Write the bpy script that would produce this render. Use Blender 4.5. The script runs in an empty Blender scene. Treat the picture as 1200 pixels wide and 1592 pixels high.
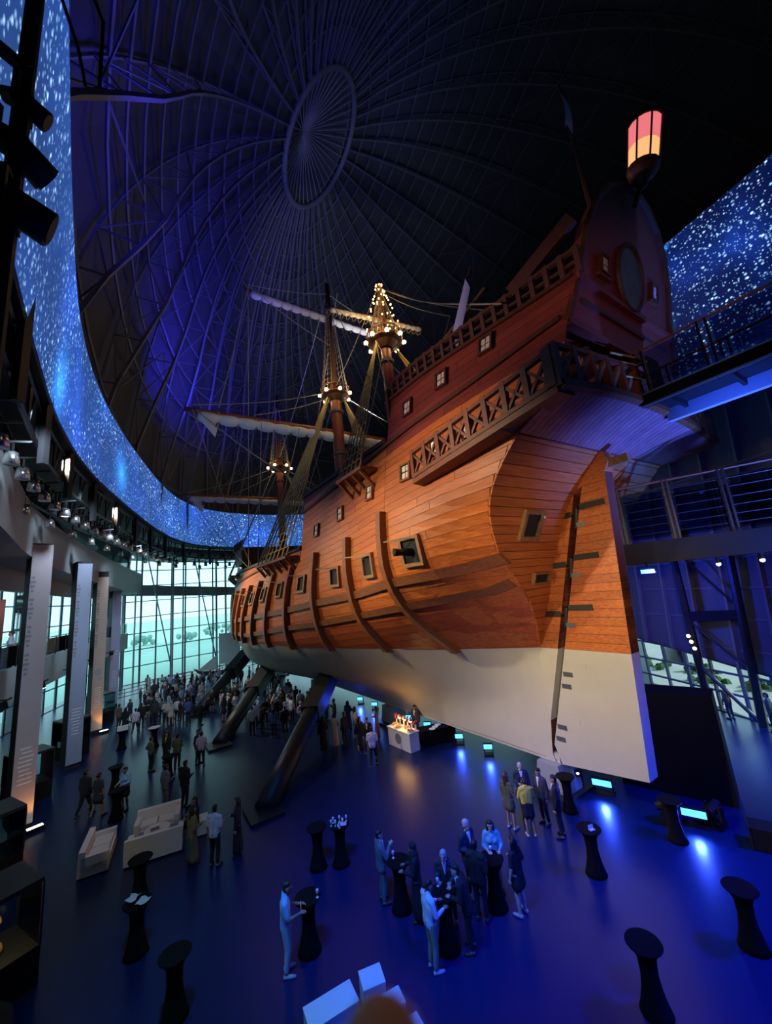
import bpy, bmesh, math, random
import numpy as np
from mathutils import Vector, Matrix
random.seed(7); RNG = np.random.default_rng(7)
SC = bpy.context.scene
COL = SC.collection
PI = math.pi

# ------------------------------------------------------------------ camera, world, exposure
cam_d = bpy.data.cameras.new('camera'); cam = bpy.data.objects.new('camera', cam_d); COL.objects.link(cam)
cam_d.sensor_fit = 'VERTICAL'; cam_d.sensor_height = 24.0
cam_d.lens = 590.0 / 1592.0 * 24.0
cam_d.clip_start = 0.01; cam_d.clip_end = 2000
CAM = Vector((0, 0, 8.3))
Rw = Matrix(((0.994988951, 0.099984933, 0.0), (0.020063379, -0.199658485, -0.979660120), (-0.097951251, 0.974750995, -0.200664022)))
cam.matrix_world = Matrix.Translation(CAM) @ Rw.to_4x4()
cam_d.dof.use_dof = True; cam_d.dof.focus_distance = 24.0; cam_d.dof.aperture_fstop = (cam_d.lens / 1000.0) / 0.004
SC.camera = cam

world = bpy.data.worlds.new('world'); SC.world = world; world.use_nodes = True
wn = world.node_tree.nodes; wl = world.node_tree.links
bg = wn['Background']
bg.inputs['Color'].default_value = (0.55, 0.90, 1.0, 1); bg.inputs['Strength'].default_value = 2.0

SC.view_settings.view_transform = 'Standard'; SC.view_settings.look = 'None'
SC.view_settings.exposure = 0.0; SC.view_settings.gamma = 1.0; SC.view_settings.use_curve_mapping = False
SC.cycles.max_bounces = 6; SC.cycles.diffuse_bounces = 3; SC.cycles.glossy_bounces = 3; SC.cycles.transmission_bounces = 6
SC.cycles.transparent_max_bounces = 10
SC.cycles.sample_clamp_indirect = 4.0
SC.cycles.use_denoising = True
SC.cycles.caustics_reflective = False; SC.cycles.caustics_refractive = False

# ------------------------------------------------------------------ ship frame (s forward, w port, z up)
S0 = Vector((6.25, 16.22, 0.0)); AZ = math.radians(-34.3)
FWD = Vector((math.sin(AZ), math.cos(AZ), 0)); PORT = Vector((-math.cos(AZ), math.sin(AZ), 0))
SHIP_ROT = math.radians(90 + 34.3)
def W(s, w, z): return S0 + FWD * s + PORT * w + Vector((0, 0, z))

# ------------------------------------------------------------------ lights
def lamp(name, kind, loc, energy, color, target=None, size=0.3, angle=60, blend=0.6, size_y=None):
    d = bpy.data.lights.new(name, kind); o = bpy.data.objects.new(name, d); COL.objects.link(o)
    d.energy = energy; d.color = color; o.location = loc
    if kind == 'SPOT':
        d.spot_size = math.radians(angle); d.spot_blend = blend; d.shadow_soft_size = size
    elif kind == 'AREA':
        d.size = size
        if size_y: d.shape = 'RECTANGLE'; d.size_y = size_y
    else: d.shadow_soft_size = size
    if target is not None:
        o.rotation_euler = (Vector(target) - Vector(loc)).to_track_quat('-Z', 'Y').to_euler()
    return o
WARM = (1.0, 0.74, 0.46); BLUE = (0.03, 0.07, 1.0); CYAN = (0.25, 0.65, 1.0)
# stage spots on the gantry aimed at the hull, plus an added transom fill
HULLW = (1.0, 0.80, 0.52)
lamp('hull_spot', 'SPOT', (-9.6, 8.2, 14.9), 7600, HULLW, W(0.5, 2, 7.6), 0.25, 62, 1.0)
lamp('hull_spot', 'SPOT', (-13.2, 14.4, 14.8), 6600, HULLW, W(5.5, 5, 8.0), 0.25, 58, 1.0)
lamp('hull_spot', 'SPOT', (-17.0, 22.6, 14.8), 7000, HULLW, W(13, 5, 7.6), 0.25, 66, 1.0)
lamp('hull_spot', 'SPOT', (-19.9, 32.0, 14.8), 7000, HULLW, W(24, 6, 7.2), 0.25, 72, 1.0)
lamp('stern_spot', 'SPOT', (-7.6, 6.0, 8.6), 2600, (1.0, 0.74, 0.44), W(-2.4, 0.2, 8.6), 0.3, 26, 1.0)
lamp('upper_spot', 'SPOT', (-7.9, 9.7, 15.0), 2400, (1.0, 0.60, 0.45), W(-0.5, 4.5, 16.2), 0.25, 52, 1.0)
lamp('stern_spot', 'SPOT', (2.6, 1.6, 9.3), 2700, (1.0, 0.72, 0.46), W(-2.0, 0.8, 7.8), 0.3, 56, 1.0)
lamp('transom_fill', 'SPOT', (1.5, -1.5, 13.5), 1300, (1.0, 0.55, 0.5), W(-5.5, 0.4, 16.6), 0.3, 30, 1.0)  # added warm fill to lift the transom, no lamp stands here
# blue floods
lamp('counter_wash', 'SPOT', (14.0, 8.5, 5.0), 14000, (0.06, 0.15, 1.0), W(-4.5, -2.0, 12.9), 0.4, 62, 1.0)
lamp('floor_wash', 'SPOT', (6.5, 1.0, 14.5), 9500, (0.010, 0.06, 1.0), (4.2, 9.8, 0), 0.5, 56, 1.0)
lamp('floor_wash', 'SPOT', (15.5, 8.5, 13.5), 22000, (0.008, 0.035, 1.0), (9.5, 9.5, 0), 0.5, 62, 1.0)
lamp('floor_wash', 'SPOT', (-2.5, 6.0, 14.5), 7000, (0.008, 0.045, 1.0), (0.6, 14.6, 0), 0.5, 52, 1.0)
lamp('floor_wash', 'SPOT', (-4.5, 6.5, 14.5), 3400, (0.07, 0.50, 1.0), (-2.2, 10.8, 0), 0.5, 64, 1.0)
lamp('dome_wash', 'SPOT', (-11.0, 31.0, 23.5), 13000, (0.035, 0.03, 1.0), (-17, 37, 40), 1.0, 120, 1.0)
lamp('dome_wash', 'SPOT', (-4.0, 14.0, 22.0), 4200, (0.02, 0.03, 1.0), (-9, 15, 44), 1.0, 130, 1.0)
lamp('dome_fill', 'SPOT', W(14, -2, 22), 8000, (0.75, 0.76, 0.85), (-3, 50, 52), 0.6, 70, 1.0)
lamp('rig_wash', 'SPOT', W(2, 11, 13.5), 1500, (0.55, 0.75, 1.0), W(17, 5, 24), 0.3, 50, 0.8)
lamp('quarter_wash', 'SPOT', W(-5.2, -6.2, 9.9), 500, (0.03, 0.2, 1.0), W(-1.6, -3.6, 11.4), 0.15, 90, 1.0)
lamp('flag_fill', 'SPOT', W(-3.4, 1.4, 17.6), 260, (0.6, 0.6, 1.0), W(-4.9, 0.4, 26.4), 0.1, 26, 0.8)  # added to brighten the ensign, no fixture on the poop
# daylight
sun = lamp('sun', 'SUN', (0, 120, 80), 3.2, (0.95, 1.0, 0.98), (0, 70, 0)); sun.data.angle = 0.05
sun.rotation_euler = Vector((-0.9, 0.1, -0.42)).to_track_quat('-Z', 'Y').to_euler()
# cool fills added to brighten the side galleries, banners and parapet
for q in ((-15.2, 14.0, 11.2), (-19.0, 20.6, 11.2), (-22.4, 27.0, 11.0), (-25.8, 34.5, 10.6)):
    lamp('banner_fill', 'SPOT', (q[0] + 5.5, q[1] - 4.0, q[2] + 3.2), 1500, (0.66, 0.84, 1.0), (q[0] - 1.2, q[1] + 3.2, 5.0), 0.2, 84, 1.0)
for q in ((-20.5, 17.5, 9.6), (-25.0, 26.0, 9.6), (-17.0, 10.0, 9.6)):
    lamp('gallery_fill', 'POINT', q, 60, (0.5, 0.8, 1.0), size=0.3)
for q in ((-12.0, 12.0, 8.6), (-15.6, 18.8, 8.6), (-18.9, 25.4, 8.6), (-22.0, 32.0, 8.4)):
    lamp('parapet_fill', 'SPOT', q, 420, (0.5, 0.82, 1.0), (q[0] - 4.5, q[1] + 3.6, 5.4), 0.3, 95, 1.0)
lamp('floor_wash', 'SPOT', (13.5, 15.0, 7.6), 7000, (0.02, 0.16, 1.0), (14.6, 18.0, 0), 0.4, 75, 1.0)
# ------------------------------------------------------------------ materials
MAT = {}
def mat(name, col, rough=0.6, metal=0.0, var=0.0, nscale=4.0, stretch=(1, 1, 1), emit=None, estr=0.0, rnd=0.0, bump=0.0, spec=0.5, col2=None, alpha=1.0, trans=0.0):
    m = bpy.data.materials.new(name); m.use_nodes = True; MAT[name] = m
    nt = m.node_tree; N = nt.nodes; L = nt.links; b = N['Principled BSDF']
    b.inputs['Base Color'].default_value = (*col, 1); b.inputs['Roughness'].default_value = rough
    b.inputs['Metallic'].default_value = metal; b.inputs['Specular IOR Level'].default_value = spec
    b.inputs['Transmission Weight'].default_value = trans; b.inputs['Alpha'].default_value = alpha
    if emit: b.inputs['Emission Color'].default_value = (*emit, 1); b.inputs['Emission Strength'].default_value = estr
    if var > 0 or col2 or rnd > 0 or bump > 0:
        tc = N.new('ShaderNodeTexCoord'); mp = N.new('ShaderNodeMapping'); mp.inputs['Scale'].default_value = stretch
        nz = N.new('ShaderNodeTexNoise'); nz.inputs['Scale'].default_value = nscale; nz.inputs['Detail'].default_value = 5; nz.inputs['Roughness'].default_value = 0.65
        L.new(tc.outputs['Object'], mp.inputs['Vector']); L.new(mp.outputs['Vector'], nz.inputs['Vector'])
        rp = N.new('ShaderNodeMapRange'); rp.inputs['From Min'].default_value = 0.3; rp.inputs['From Max'].default_value = 0.7
        L.new(nz.outputs['Fac'], rp.inputs['Value'])
        mx = N.new('ShaderNodeMix'); mx.data_type = 'RGBA'
        c2 = col2 if col2 else tuple(max(0, c * (1 - var)) for c in col)
        mx.inputs[6].default_value = (*col, 1); mx.inputs[7].default_value = (*c2, 1)
        L.new(rp.outputs['Result'], mx.inputs[0])
        out = mx.outputs[2]
        if rnd > 0:
            oi = N.new('ShaderNodeObjectInfo'); mr = N.new('ShaderNodeMapRange')
            mr.inputs['To Min'].default_value = 1 - rnd; mr.inputs['To Max'].default_value = 1 + rnd * 0.6
            L.new(oi.outputs['Random'], mr.inputs['Value'])
            hs = N.new('ShaderNodeHueSaturation'); L.new(out, hs.inputs['Color']); L.new(mr.outputs['Result'], hs.inputs['Value'])
            out = hs.outputs['Color']
        L.new(out, b.inputs['Base Color'])
        if bump > 0:
            bp = N.new('ShaderNodeBump'); bp.inputs['Strength'].default_value = bump; bp.inputs['Distance'].default_value = 0.02
            L.new(nz.outputs['Fac'], bp.inputs['Height']); L.new(bp.outputs['Normal'], b.inputs['Normal'])
    return m
mat('floor', (0.004, 0.015, 0.080), 0.30, var=0.12, nscale=0.5, bump=0.02, spec=0.40)
mat('wood_counter_lit', (0.34, 0.17, 0.19), 0.4, nscale=2.2, stretch=(0.45, 3, 3), col2=(0.22, 0.09, 0.10), rnd=0.12, bump=0.2)  # wood toned paler and bluer: blue light is put into its colour
mat('wood_gallery', (0.26, 0.080, 0.022), 0.5, nscale=4.0, stretch=(0.6, 3, 6), col2=(0.14, 0.04, 0.014), rnd=0.2, bump=0.2)
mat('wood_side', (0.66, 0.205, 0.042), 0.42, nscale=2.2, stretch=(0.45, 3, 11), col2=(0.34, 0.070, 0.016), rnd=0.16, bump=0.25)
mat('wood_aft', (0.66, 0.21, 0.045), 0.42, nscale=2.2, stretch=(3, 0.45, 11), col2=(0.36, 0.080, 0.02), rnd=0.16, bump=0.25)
mat('wood_upper_dim', (0.30, 0.062, 0.034), 0.5, nscale=3.0, stretch=(0.5, 3, 9), col2=(0.15, 0.028, 0.018), rnd=0.2, bump=0.2)  # side wood darkened and reddened: dim light painted into the colour
mat('wood_dark', (0.13, 0.05, 0.022), 0.55, nscale=4.0, stretch=(0.6, 3, 6), col2=(0.06, 0.022, 0.012), bump=0.2)
mat('wood_trim', (0.30, 0.11, 0.035), 0.5, nscale=4.0, stretch=(0.6, 3, 6), col2=(0.15, 0.05, 0.02), rnd=0.2, bump=0.2)
mat('wood_frame', (0.36, 0.20, 0.08), 0.55, nscale=5.0, col2=(0.2, 0.1, 0.04))
mat('wood_mast', (0.30, 0.075, 0.04), 0.45, nscale=3.0, stretch=(3, 3, 0.4), col2=(0.18, 0.04, 0.025))
mat('seam', (0.14, 0.035, 0.015), 0.8)
mat('white_hull', (0.62, 0.60, 0.50), 0.6, var=0.12, nscale=0.35, bump=0.02)
mat('black_metal', (0.010, 0.010, 0.012), 0.6, spec=0.2)
mat('dark_metal', (0.04, 0.042, 0.05), 0.45, metal=0.6)
mat('steel', (0.35, 0.37, 0.42), 0.35, metal=0.8)
mat('iron', (0.05, 0.045, 0.035), 0.6, metal=0.3, var=0.4, nscale=20)
mat('rope', (0.42, 0.36, 0.26), 0.8)
mat('rope_gold', (0.55, 0.38, 0.12), 0.7)
mat('rope_dark', (0.10, 0.08, 0.06), 0.8)
mat('sail', (0.80, 0.78, 0.80), 0.8, var=0.15, nscale=2)
mat('dome_skin', (0.10, 0.105, 0.13), 0.8, var=0.25, nscale=0.15)
mat('dome_skin_b', (0.14, 0.15, 0.19), 0.8, var=0.25, nscale=0.15)
mat('dome_steel', (0.19, 0.195, 0.23), 0.6)
mat('concrete', (0.36, 0.40, 0.44), 0.6, var=0.15, nscale=0.8)
mat('concrete_dark', (0.12, 0.13, 0.15), 0.7, var=0.2, nscale=0.8)
mat('black_wall', (0.016, 0.016, 0.018), 0.8)
mat('red_wall', (0.25, 0.03, 0.02), 0.7)
mat('mullion', (0.14, 0.17, 0.22), 0.5, metal=0.2)
mat('banner_grey', (0.42, 0.36, 0.40), 0.7, var=0.06, nscale=1)
mat('banner_blue', (0.32, 0.36, 0.52), 0.7, var=0.06, nscale=1)
mat('banner_peach', (0.55, 0.42, 0.36), 0.7, var=0.06, nscale=1)
mat('banner_lilac', (0.45, 0.40, 0.62), 0.7, var=0.06, nscale=1)
mat('print_white', (0.75, 0.74, 0.76), 0.7)
mat('print_grey', (0.22, 0.22, 0.24), 0.7)
mat('duct', (0.42, 0.45, 0.52), 0.4, metal=0.4)
mat('lamp_silver', (0.65, 0.66, 0.7), 0.25, metal=0.9)
mat('spandex', (0.004, 0.004, 0.005), 0.9, spec=0.15)
mat('white_leather', (0.78, 0.78, 0.78), 0.45)
mat('white_block', (0.75, 0.77, 0.80), 0.5)
mat('white_cloth', (0.75, 0.74, 0.72), 0.7)
mat('china', (0.85, 0.85, 0.85), 0.3)
mat('food_warm', (0.7, 0.35, 0.1), 0.5, var=0.6, nscale=30)
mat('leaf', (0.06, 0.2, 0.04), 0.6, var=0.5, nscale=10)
mat('grass_haze', (0.42, 0.60, 0.52), 0.9, var=0.15, nscale=0.05)  # pale cyan ground: outdoor haze put into the grass colour
mat('leaf_haze', (0.30, 0.46, 0.40), 0.8)  # far foliage washed pale, distance haze put into its colour
mat('paving', (0.80, 0.82, 0.80), 0.8, var=0.15, nscale=0.5)
mat('car_red', (0.55, 0.06, 0.05), 0.3)
mat('tyre', (0.02, 0.02, 0.02), 0.8)
mat('glow_white', (0.9, 0.9, 0.85), 0.5, emit=(1, 0.92, 0.75), estr=6)
mat('glow_warm', (1, 0.8, 0.4), 0.5, emit=(1, 0.72, 0.30), estr=16)
mat('glow_blue', (0.3, 0.6, 1), 0.5, emit=(0.05, 0.38, 1.0), estr=4.0)
mat('glow_blue_dot', (0.3, 0.5, 1), 0.5, emit=(0.05, 0.25, 1.0), estr=9.0)
mat('glow_pink', (0.9, 0.3, 0.3), 0.5, emit=(1.0, 0.22, 0.24), estr=0.85)
mat('glow_amber', (0.9, 0.6, 0.3), 0.5, emit=(1.0, 0.52, 0.2), estr=1.0)
mat('glow_candle', (0.9, 0.6, 0.3), 0.5, emit=(1.0, 0.55, 0.16), estr=9)
mat('pane_lit', (0.7, 0.65, 0.5), 0.3, emit=(1.0, 0.8, 0.45), estr=0.5)
mat('pane_pale', (0.72, 0.66, 0.58), 0.5)
mat('wood_low_shade', (0.56, 0.135, 0.034), 0.42, nscale=2.2, stretch=(0.45, 3, 11), col2=(0.28, 0.05, 0.014), rnd=0.16, bump=0.25)  # redder copy of the side wood, shade of the inward flare painted in
mat('oval_paint', (0.05, 0.10, 0.17), 0.5, nscale=1.6, col2=(0.20, 0.22, 0.22))
mat('flag_blue', (0.42, 0.48, 0.95), 0.8)
def glass_mat(name, tint, rough=0.03, mixfac=0.10):
    m = bpy.data.materials.new(name); m.use_nodes = True; MAT[name] = m
    N = m.node_tree.nodes; L = m.node_tree.links; N.clear()
    o = N.new('ShaderNodeOutputMaterial'); t = N.new('ShaderNodeBsdfTransparent'); g = N.new('ShaderNodeBsdfGlossy'); mx = N.new('ShaderNodeMixShader'); f = N.new('ShaderNodeFresnel')
    f.inputs['IOR'].default_value = 1.45
    t.inputs['Color'].default_value = (*tint, 1); g.inputs['Roughness'].default_value = rough
    L.new(f.outputs[0], mx.inputs[0]); L.new(t.outputs[0], mx.inputs[1]); L.new(g.outputs[0], mx.inputs[2]); L.new(mx.outputs[0], o.inputs[0])
    return m
glass_mat('glass', (0.80, 0.93, 0.95)); glass_mat('glass_dark', (0.55, 0.60, 0.72))
def star_mat(name, base, haze, strength, seed, nebula=0.5, dens=1.0, sc0=1.0, thr0=0.0):
    m = bpy.data.materials.new(name); m.use_nodes = True; MAT[name] = m
    N = m.node_tree.nodes; L = m.node_tree.links; b = N['Principled BSDF']
    b.inputs['Base Color'].default_value = (0.01, 0.01, 0.015, 1); b.inputs['Roughness'].default_value = 0.6
    uv = N.new('ShaderNodeUVMap')
    def math_(op, a, c=None, clamp=False):
        n = N.new('ShaderNodeMath'); n.operation = op; n.use_clamp = clamp
        for i, v in enumerate((a, c)):
            if v is None: continue
            if isinstance(v, (int, float)): n.inputs[i].default_value = v
            else: L.new(v, n.inputs[i])
        return n.outputs[0]
    def mp(sc, off=0):
        n = N.new('ShaderNodeMapping'); n.inputs['Scale'].default_value = (sc * sc0, sc * sc0, 1); n.inputs['Location'].default_value = (off + seed, off * 0.7, 0)
        L.new(uv.outputs[0], n.inputs['Vector']); return n.outputs[0]
    def noise(sc, det=4, off=0):
        n = N.new('ShaderNodeTexNoise'); n.inputs['Scale'].default_value = 1.0; n.inputs['Detail'].default_value = det; L.new(mp(sc, off), n.inputs['Vector']); return n.outputs['Fac']
    def stars(sc, rad, thr, off):
        thr = thr + thr0 if off < 20 else thr
        v = N.new('ShaderNodeTexVoronoi'); v.voronoi_dimensions = '2D'; v.inputs['Scale'].default_value = 1.0; L.new(mp(sc, off), v.inputs['Vector'])
        sx = N.new('ShaderNodeSeparateColor'); L.new(v.outputs['Color'], sx.inputs[0])
        rr = math_('MULTIPLY', sx.outputs[1], rad)
        d = math_('DIVIDE', v.outputs['Distance'], rr); d = math_('SUBTRACT', 1.0, d, True)
        on = math_('GREATER_THAN', sx.outputs[0], thr)
        return math_('MULTIPLY', d, on)
    den = noise(0.22, 3, 3)
    den = math_('MULTIPLY', math_('SUBTRACT', den, 0.25, True), 3.0)
    st = math_('ADD', math_('MULTIPLY', stars(3.6, 0.40, 0.25, 0), 1.0), math_('MULTIPLY', stars(1.7, 0.19, 0.45, 7), 2.2))
    st = math_('ADD', st, math_('MULTIPLY', stars(6.5, 0.55, 0.35, 11), 0.55))
    st = math_('MULTIPLY', math_('MULTIPLY', st, den), dens)
    neb = math_('POWER', math_('MULTIPLY', noise(0.16, 5, 20), 1.35), 7)
    big = stars(0.12, 0.35, 0.45, 31); big = math_('POWER', big, 3)
    hz = math_('ADD', math_('MULTIPLY', noise(0.35, 5, 40), 0.9), 0.25)
    def colmul(c, f):
        n = N.new('ShaderNodeVectorMath'); n.operation = 'SCALE'; n.inputs[0].default_value = c; L.new(f, n.inputs['Scale']); return n.outputs[0]
    def vadd(a, c):
        n = N.new('ShaderNodeVectorMath'); n.operation = 'ADD'; L.new(a, n.inputs[0]); L.new(c, n.inputs[1]); return n.outputs[0]
    col = vadd(colmul(base, hz), colmul((0.02, 0.12, 1.0), math_('MULTIPLY', neb, nebula)))
    col = vadd(col, colmul((0.03, 0.32, 1.0), math_('MULTIPLY', big, 1.4)))
    col = vadd(col, colmul((0.38, 0.68, 1.0), st))
    L.new(col, b.inputs['Emission Color']); b.inputs['Emission Strength'].default_value = strength
    return m
star_mat('stars_left', (0.020, 0.085, 0.34), 0.3, 1.15, 3.1, 0.8)
star_mat('stars_right', (0.001, 0.008, 0.07), 0.1, 0.9, 9.7, 0.6, 1.5, 1.35, 0.32)

# ------------------------------------------------------------------ mesh builder
class MB:
    def __init__(s): s.v = []; s.f = []; s.mi = []
    def add(s, vs, fs, mi=0):
        o = len(s.v); s.v += [tuple(v) for v in vs]; s.f += [tuple(i + o for i in f) for f in fs]; s.mi += [mi] * len(fs); return s
    def box(s, c, d, rz=0.0, mi=0):
        cx, cy, cz = c; hx, hy, hz = d[0] / 2, d[1] / 2, d[2] / 2; ca, sa = math.cos(rz), math.sin(rz)
        vs = [(cx + x * ca - y * sa, cy + x * sa + y * ca, cz + z) for z in (-hz, hz) for x, y in ((-hx, -hy), (hx, -hy), (hx, hy), (-hx, hy))]
        return s.add(vs, [(3, 2, 1, 0), (4, 5, 6, 7), (0, 1, 5, 4), (1, 2, 6, 5), (2, 3, 7, 6), (3, 0, 4, 7)], mi)
    def bar(s, p, q, a, b=None, up=(0, 0, 1), mi=0):
        p = Vector(p); q = Vector(q); b = b or a; d = (q - p).normalized(); u = Vector(up)
        if abs(d.dot(u)) > 0.98: u = Vector((1, 0, 0))
        x = d.cross(u).normalized(); y = x.cross(d)
        vs = [c + x * (i * a / 2) + y * (j * b / 2) for c in (p, q) for i, j in ((-1, -1), (1, -1), (1, 1), (-1, 1))]
        return s.add(vs, [(0, 3, 2, 1), (4, 5, 6, 7), (0, 1, 5, 4), (1, 2, 6, 5), (2, 3, 7, 6), (3, 0, 4, 7)], mi)
    def tube(s, pts, r, n=6, mi=0, cap=True):
        pts = [Vector(p) for p in pts]; m = len(pts); rs = r if isinstance(r, (list, tuple)) else [r] * m
        d0 = (pts[1] - pts[0]).normalized(); u = Vector((0, 0, 1)) if abs(d0.z) < 0.9 else Vector((1, 0, 0))
        vs = []
        for i, p in enumerate(pts):
            d = (pts[min(i + 1, m - 1)] - pts[max(i - 1, 0)]).normalized()
            x = d.cross(u).normalized(); y = x.cross(d)
            for k in range(n):
                a = 2 * PI * k / n; vs.append(p + (x * math.cos(a) + y * math.sin(a)) * rs[i])
        fs = [(i * n + k, i * n + (k + 1) % n, (i + 1) * n + (k + 1) % n, (i + 1) * n + k) for i in range(m - 1) for k in range(n)]
        if cap: fs += [tuple(range(n - 1, -1, -1)), tuple(range((m - 1) * n, m * n))]
        return s.add(vs, fs, mi)
    def lathe(s, prof, c=(0, 0, 0), n=16, mi=0, sx=1, sy=1):
        vs = []; m = len(prof)
        for r, z in prof:
            for k in range(n):
                a = 2 * PI * k / n; vs.append((c[0] + r * sx * math.cos(a), c[1] + r * sy * math.sin(a), c[2] + z))
        fs = [(i * n + k, i * n + (k + 1) % n, (i + 1) * n + (k + 1) % n, (i + 1) * n + k) for i in range(m - 1) for k in range(n)]
        fs += [tuple(range(n - 1, -1, -1)), tuple(range((m - 1) * n, m * n))]
        return s.add(vs, fs, mi)
    def prism(s, poly, axis, a, b, mi=0):
        # poly in 2D extruded along axis ('y': poly=(x,z), 'z': poly=(x,y), 'x': poly=(y,z))
        def mk(p, t): return (p[0], t, p[1]) if axis == 'y' else ((p[0], p[1], t) if axis == 'z' else (t, p[0], p[1]))
        n = len(poly); vs = [mk(p, a) for p in poly] + [mk(p, b) for p in poly]
        fs = [tuple(range(n)), tuple(range(2 * n - 1, n - 1, -1))] + [(i, n + i, n + (i + 1) % n, (i + 1) % n) for i in range(n)]
        return s.add(vs, fs, mi)
    def grid(s, rows, mi=0, close=False):
        n = len(rows[0]); vs = [p for r in rows for p in r]; fs = []
        for i in range(len(rows) - 1):
            for k in range(n if close else n - 1):
                fs.append((i * n + k, i * n + (k + 1) % n, (i + 1) * n + (k + 1) % n, (i + 1) * n + k))
        return s.add(vs, fs, mi)
    def ball(s, c, r, n=8, m=6, mi=0, sz=1.0):
        prof = [(max(1e-4, r * math.sin(PI * i / m)), -r * sz * math.cos(PI * i / m)) for i in range(m + 1)]
        return s.lathe(prof, c, n, mi)
    def mesh(s, name, mats, smooth=False):
        me = bpy.data.meshes.new(name); me.from_pydata(s.v, [], s.f)
        for m in (mats if isinstance(mats, (list, tuple)) else [mats]): me.materials.append(MAT[m] if isinstance(m, str) else m)
        if len(me.materials) > 1: me.polygons.foreach_set('material_index', s.mi)
        bm = bmesh.new(); bm.from_mesh(me); bmesh.ops.recalc_face_normals(bm, faces=bm.faces); bm.to_mesh(me); bm.free()
        if smooth: me.polygons.foreach_set('use_smooth', [True] * len(me.polygons))
        me.update(); return me
    def build(s, name, mats, parent=None, smooth=False, loc=None, rz=None):
        o = bpy.data.objects.new(name, s.mesh(name, mats, smooth)); COL.objects.link(o)
        if parent: o.parent = parent
        if loc is not None: o.location = loc
        if rz is not None: o.rotation_euler = (0, 0, rz)
        return o
def empty(name, loc=(0, 0, 0), rz=0.0):
    o = bpy.data.objects.new(name, None); COL.objects.link(o); o.location = loc; o.rotation_euler = (0, 0, rz); o.empty_display_size = 0.2; return o
def tag(o, label=None, cat=None, group=None, kind=None):
    if label: o['label'] = label
    if cat: o['category'] = cat
    if group: o['group'] = group
    if kind: o['kind'] = kind
    return o
def inst(name, me, parent=None, loc=None, rz=None, mats=None):
    o = bpy.data.objects.new(name, me); COL.objects.link(o)
    if parent: o.parent = parent
    if loc is not None: o.location = loc
    if rz is not None: o.rotation_euler = (0, 0, rz)
    if mats:
        for i, m in enumerate(mats): o.material_slots[i].link = 'OBJECT'; o.material_slots[i].material = m
    return o
def copy_tree(o, parent=None):
    c = o.copy(); COL.objects.link(c); c.parent = parent
    for ch in list(o.children): copy_tree(ch, c)
    return c
def polyline(pts, n):
    # resample a smooth curve through 2-D points
    P = np.array(pts, float); d = np.r_[0, np.cumsum(np.hypot(*np.diff(P, axis=0).T))]
    t = np.linspace(0, d[-1], n); out = []
    T = np.gradient(P, d, axis=0)
    for x in t:
        i = min(np.searchsorted(d, x, side='right') - 1, len(d) - 2); h = d[i + 1] - d[i]; u = (x - d[i]) / h
        out.append((2*u**3-3*u**2+1) * P[i] + (u**3-2*u**2+u) * h * T[i] + (-2*u**3+3*u**2) * P[i+1] + (u**3-u**2) * h * T[i+1])
    return np.array(out)
# ================================================================== THE HALL
# ---- floor and the ground outside
tag(MB().add([(-34, -6, 0), (26, -6, 0), (26, 20, 0), (17.9, 20.6, 0), (16.3, 30, 0), (15.7, 40, 0), (14, 52, 0), (4, 60, 0), (-8, 62, 0), (-17, 61, 0), (-24, 58.5, 0), (-29, 55, 0), (-33, 50.5, 0), (-37, 46, 0)],
    [tuple(range(14))]).build('floor', 'floor'), kind='structure')
g = MB(); g.add([(-400, -300, -0.6), (400, -300, -0.6), (400, 500, -0.6), (-400, 500, -0.6)], [(0, 1, 2, 3)])
tag(g.build('ground', 'grass_haze'), kind='structure')
g = MB(); g.box((40, 26, -0.45), (10, 60, 0.2)); g.box((27, 30, -0.47), (17, 50, 0.2)); tag(g.build('paving', 'paving'), kind='structure')

# ---- the tilted dome: skin, ribs, hoops, oculus
DO = Vector((46.79, 48.74, 17.67)); DR = 69.46
DN = Vector((-0.7342, -0.1774, 0.6554)).normalized()
DE1 = DN.cross(Vector((0, 0, 1))).normalized(); DE2 = DN.cross(DE1)
def sstep(x): x = min(1, max(0, x)); return x * x * (3 - 2 * x)
def dome_pt(th, ph, r):
    p = DO + (DN * math.cos(th) + (DE1 * math.cos(ph) + DE2 * math.sin(ph)) * math.sin(th)) * r
    f = sstep((p.z - 16) / 42)
    xc = p.x if p.x < 12 else 12 + (p.x - 12) * 0.16
    yc = p.y if p.y < 48 else 48 + (p.y - 48) * 0.18
    return Vector((xc + (p.x - xc) * f, yc + (p.y - yc) * f, p.z))
NR = 40; TH0 = 0.1003
rib_phi = [2 * PI * k / NR for k in range(NR)]
ths = list(np.linspace(TH0, 0.6, 9)) + list(np.linspace(0.66, 2.9, 34))
sk = MB(); rows = []
for th in ths:
    row = []
    for k in range(NR):
        row.append(dome_pt(th, rib_phi[k], DR)); row.append(dome_pt(th, rib_phi[k] + PI / NR, DR + 0.9 * min(1, th)))
    rows.append(row)
sk.grid(rows, close=True)
me = sk.mesh('dome', 'dome_skin')
bm = bmesh.new(); bm.from_mesh(me)
r = bmesh.ops.bisect_plane(bm, geom=bm.verts[:] + bm.edges[:] + bm.faces[:], plane_co=(0, 0, 16), plane_no=(0, 0, 1), clear_inner=True)
cut = [e for e in r['geom_cut'] if isinstance(e, bmesh.types.BMVert)]
cutp = [v.co.copy() for v in cut]
bm.to_mesh(me); bm.free()
dome = bpy.data.objects.new('ceiling', me); COL.objects.link(dome); tag(dome, kind='structure')
cc = Vector((4, 27, 0)); cutp.sort(key=lambda p: math.atan2(p.y - cc.y, p.x - cc.x))
sl = MB(); n = len(cutp); vs = []
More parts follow.
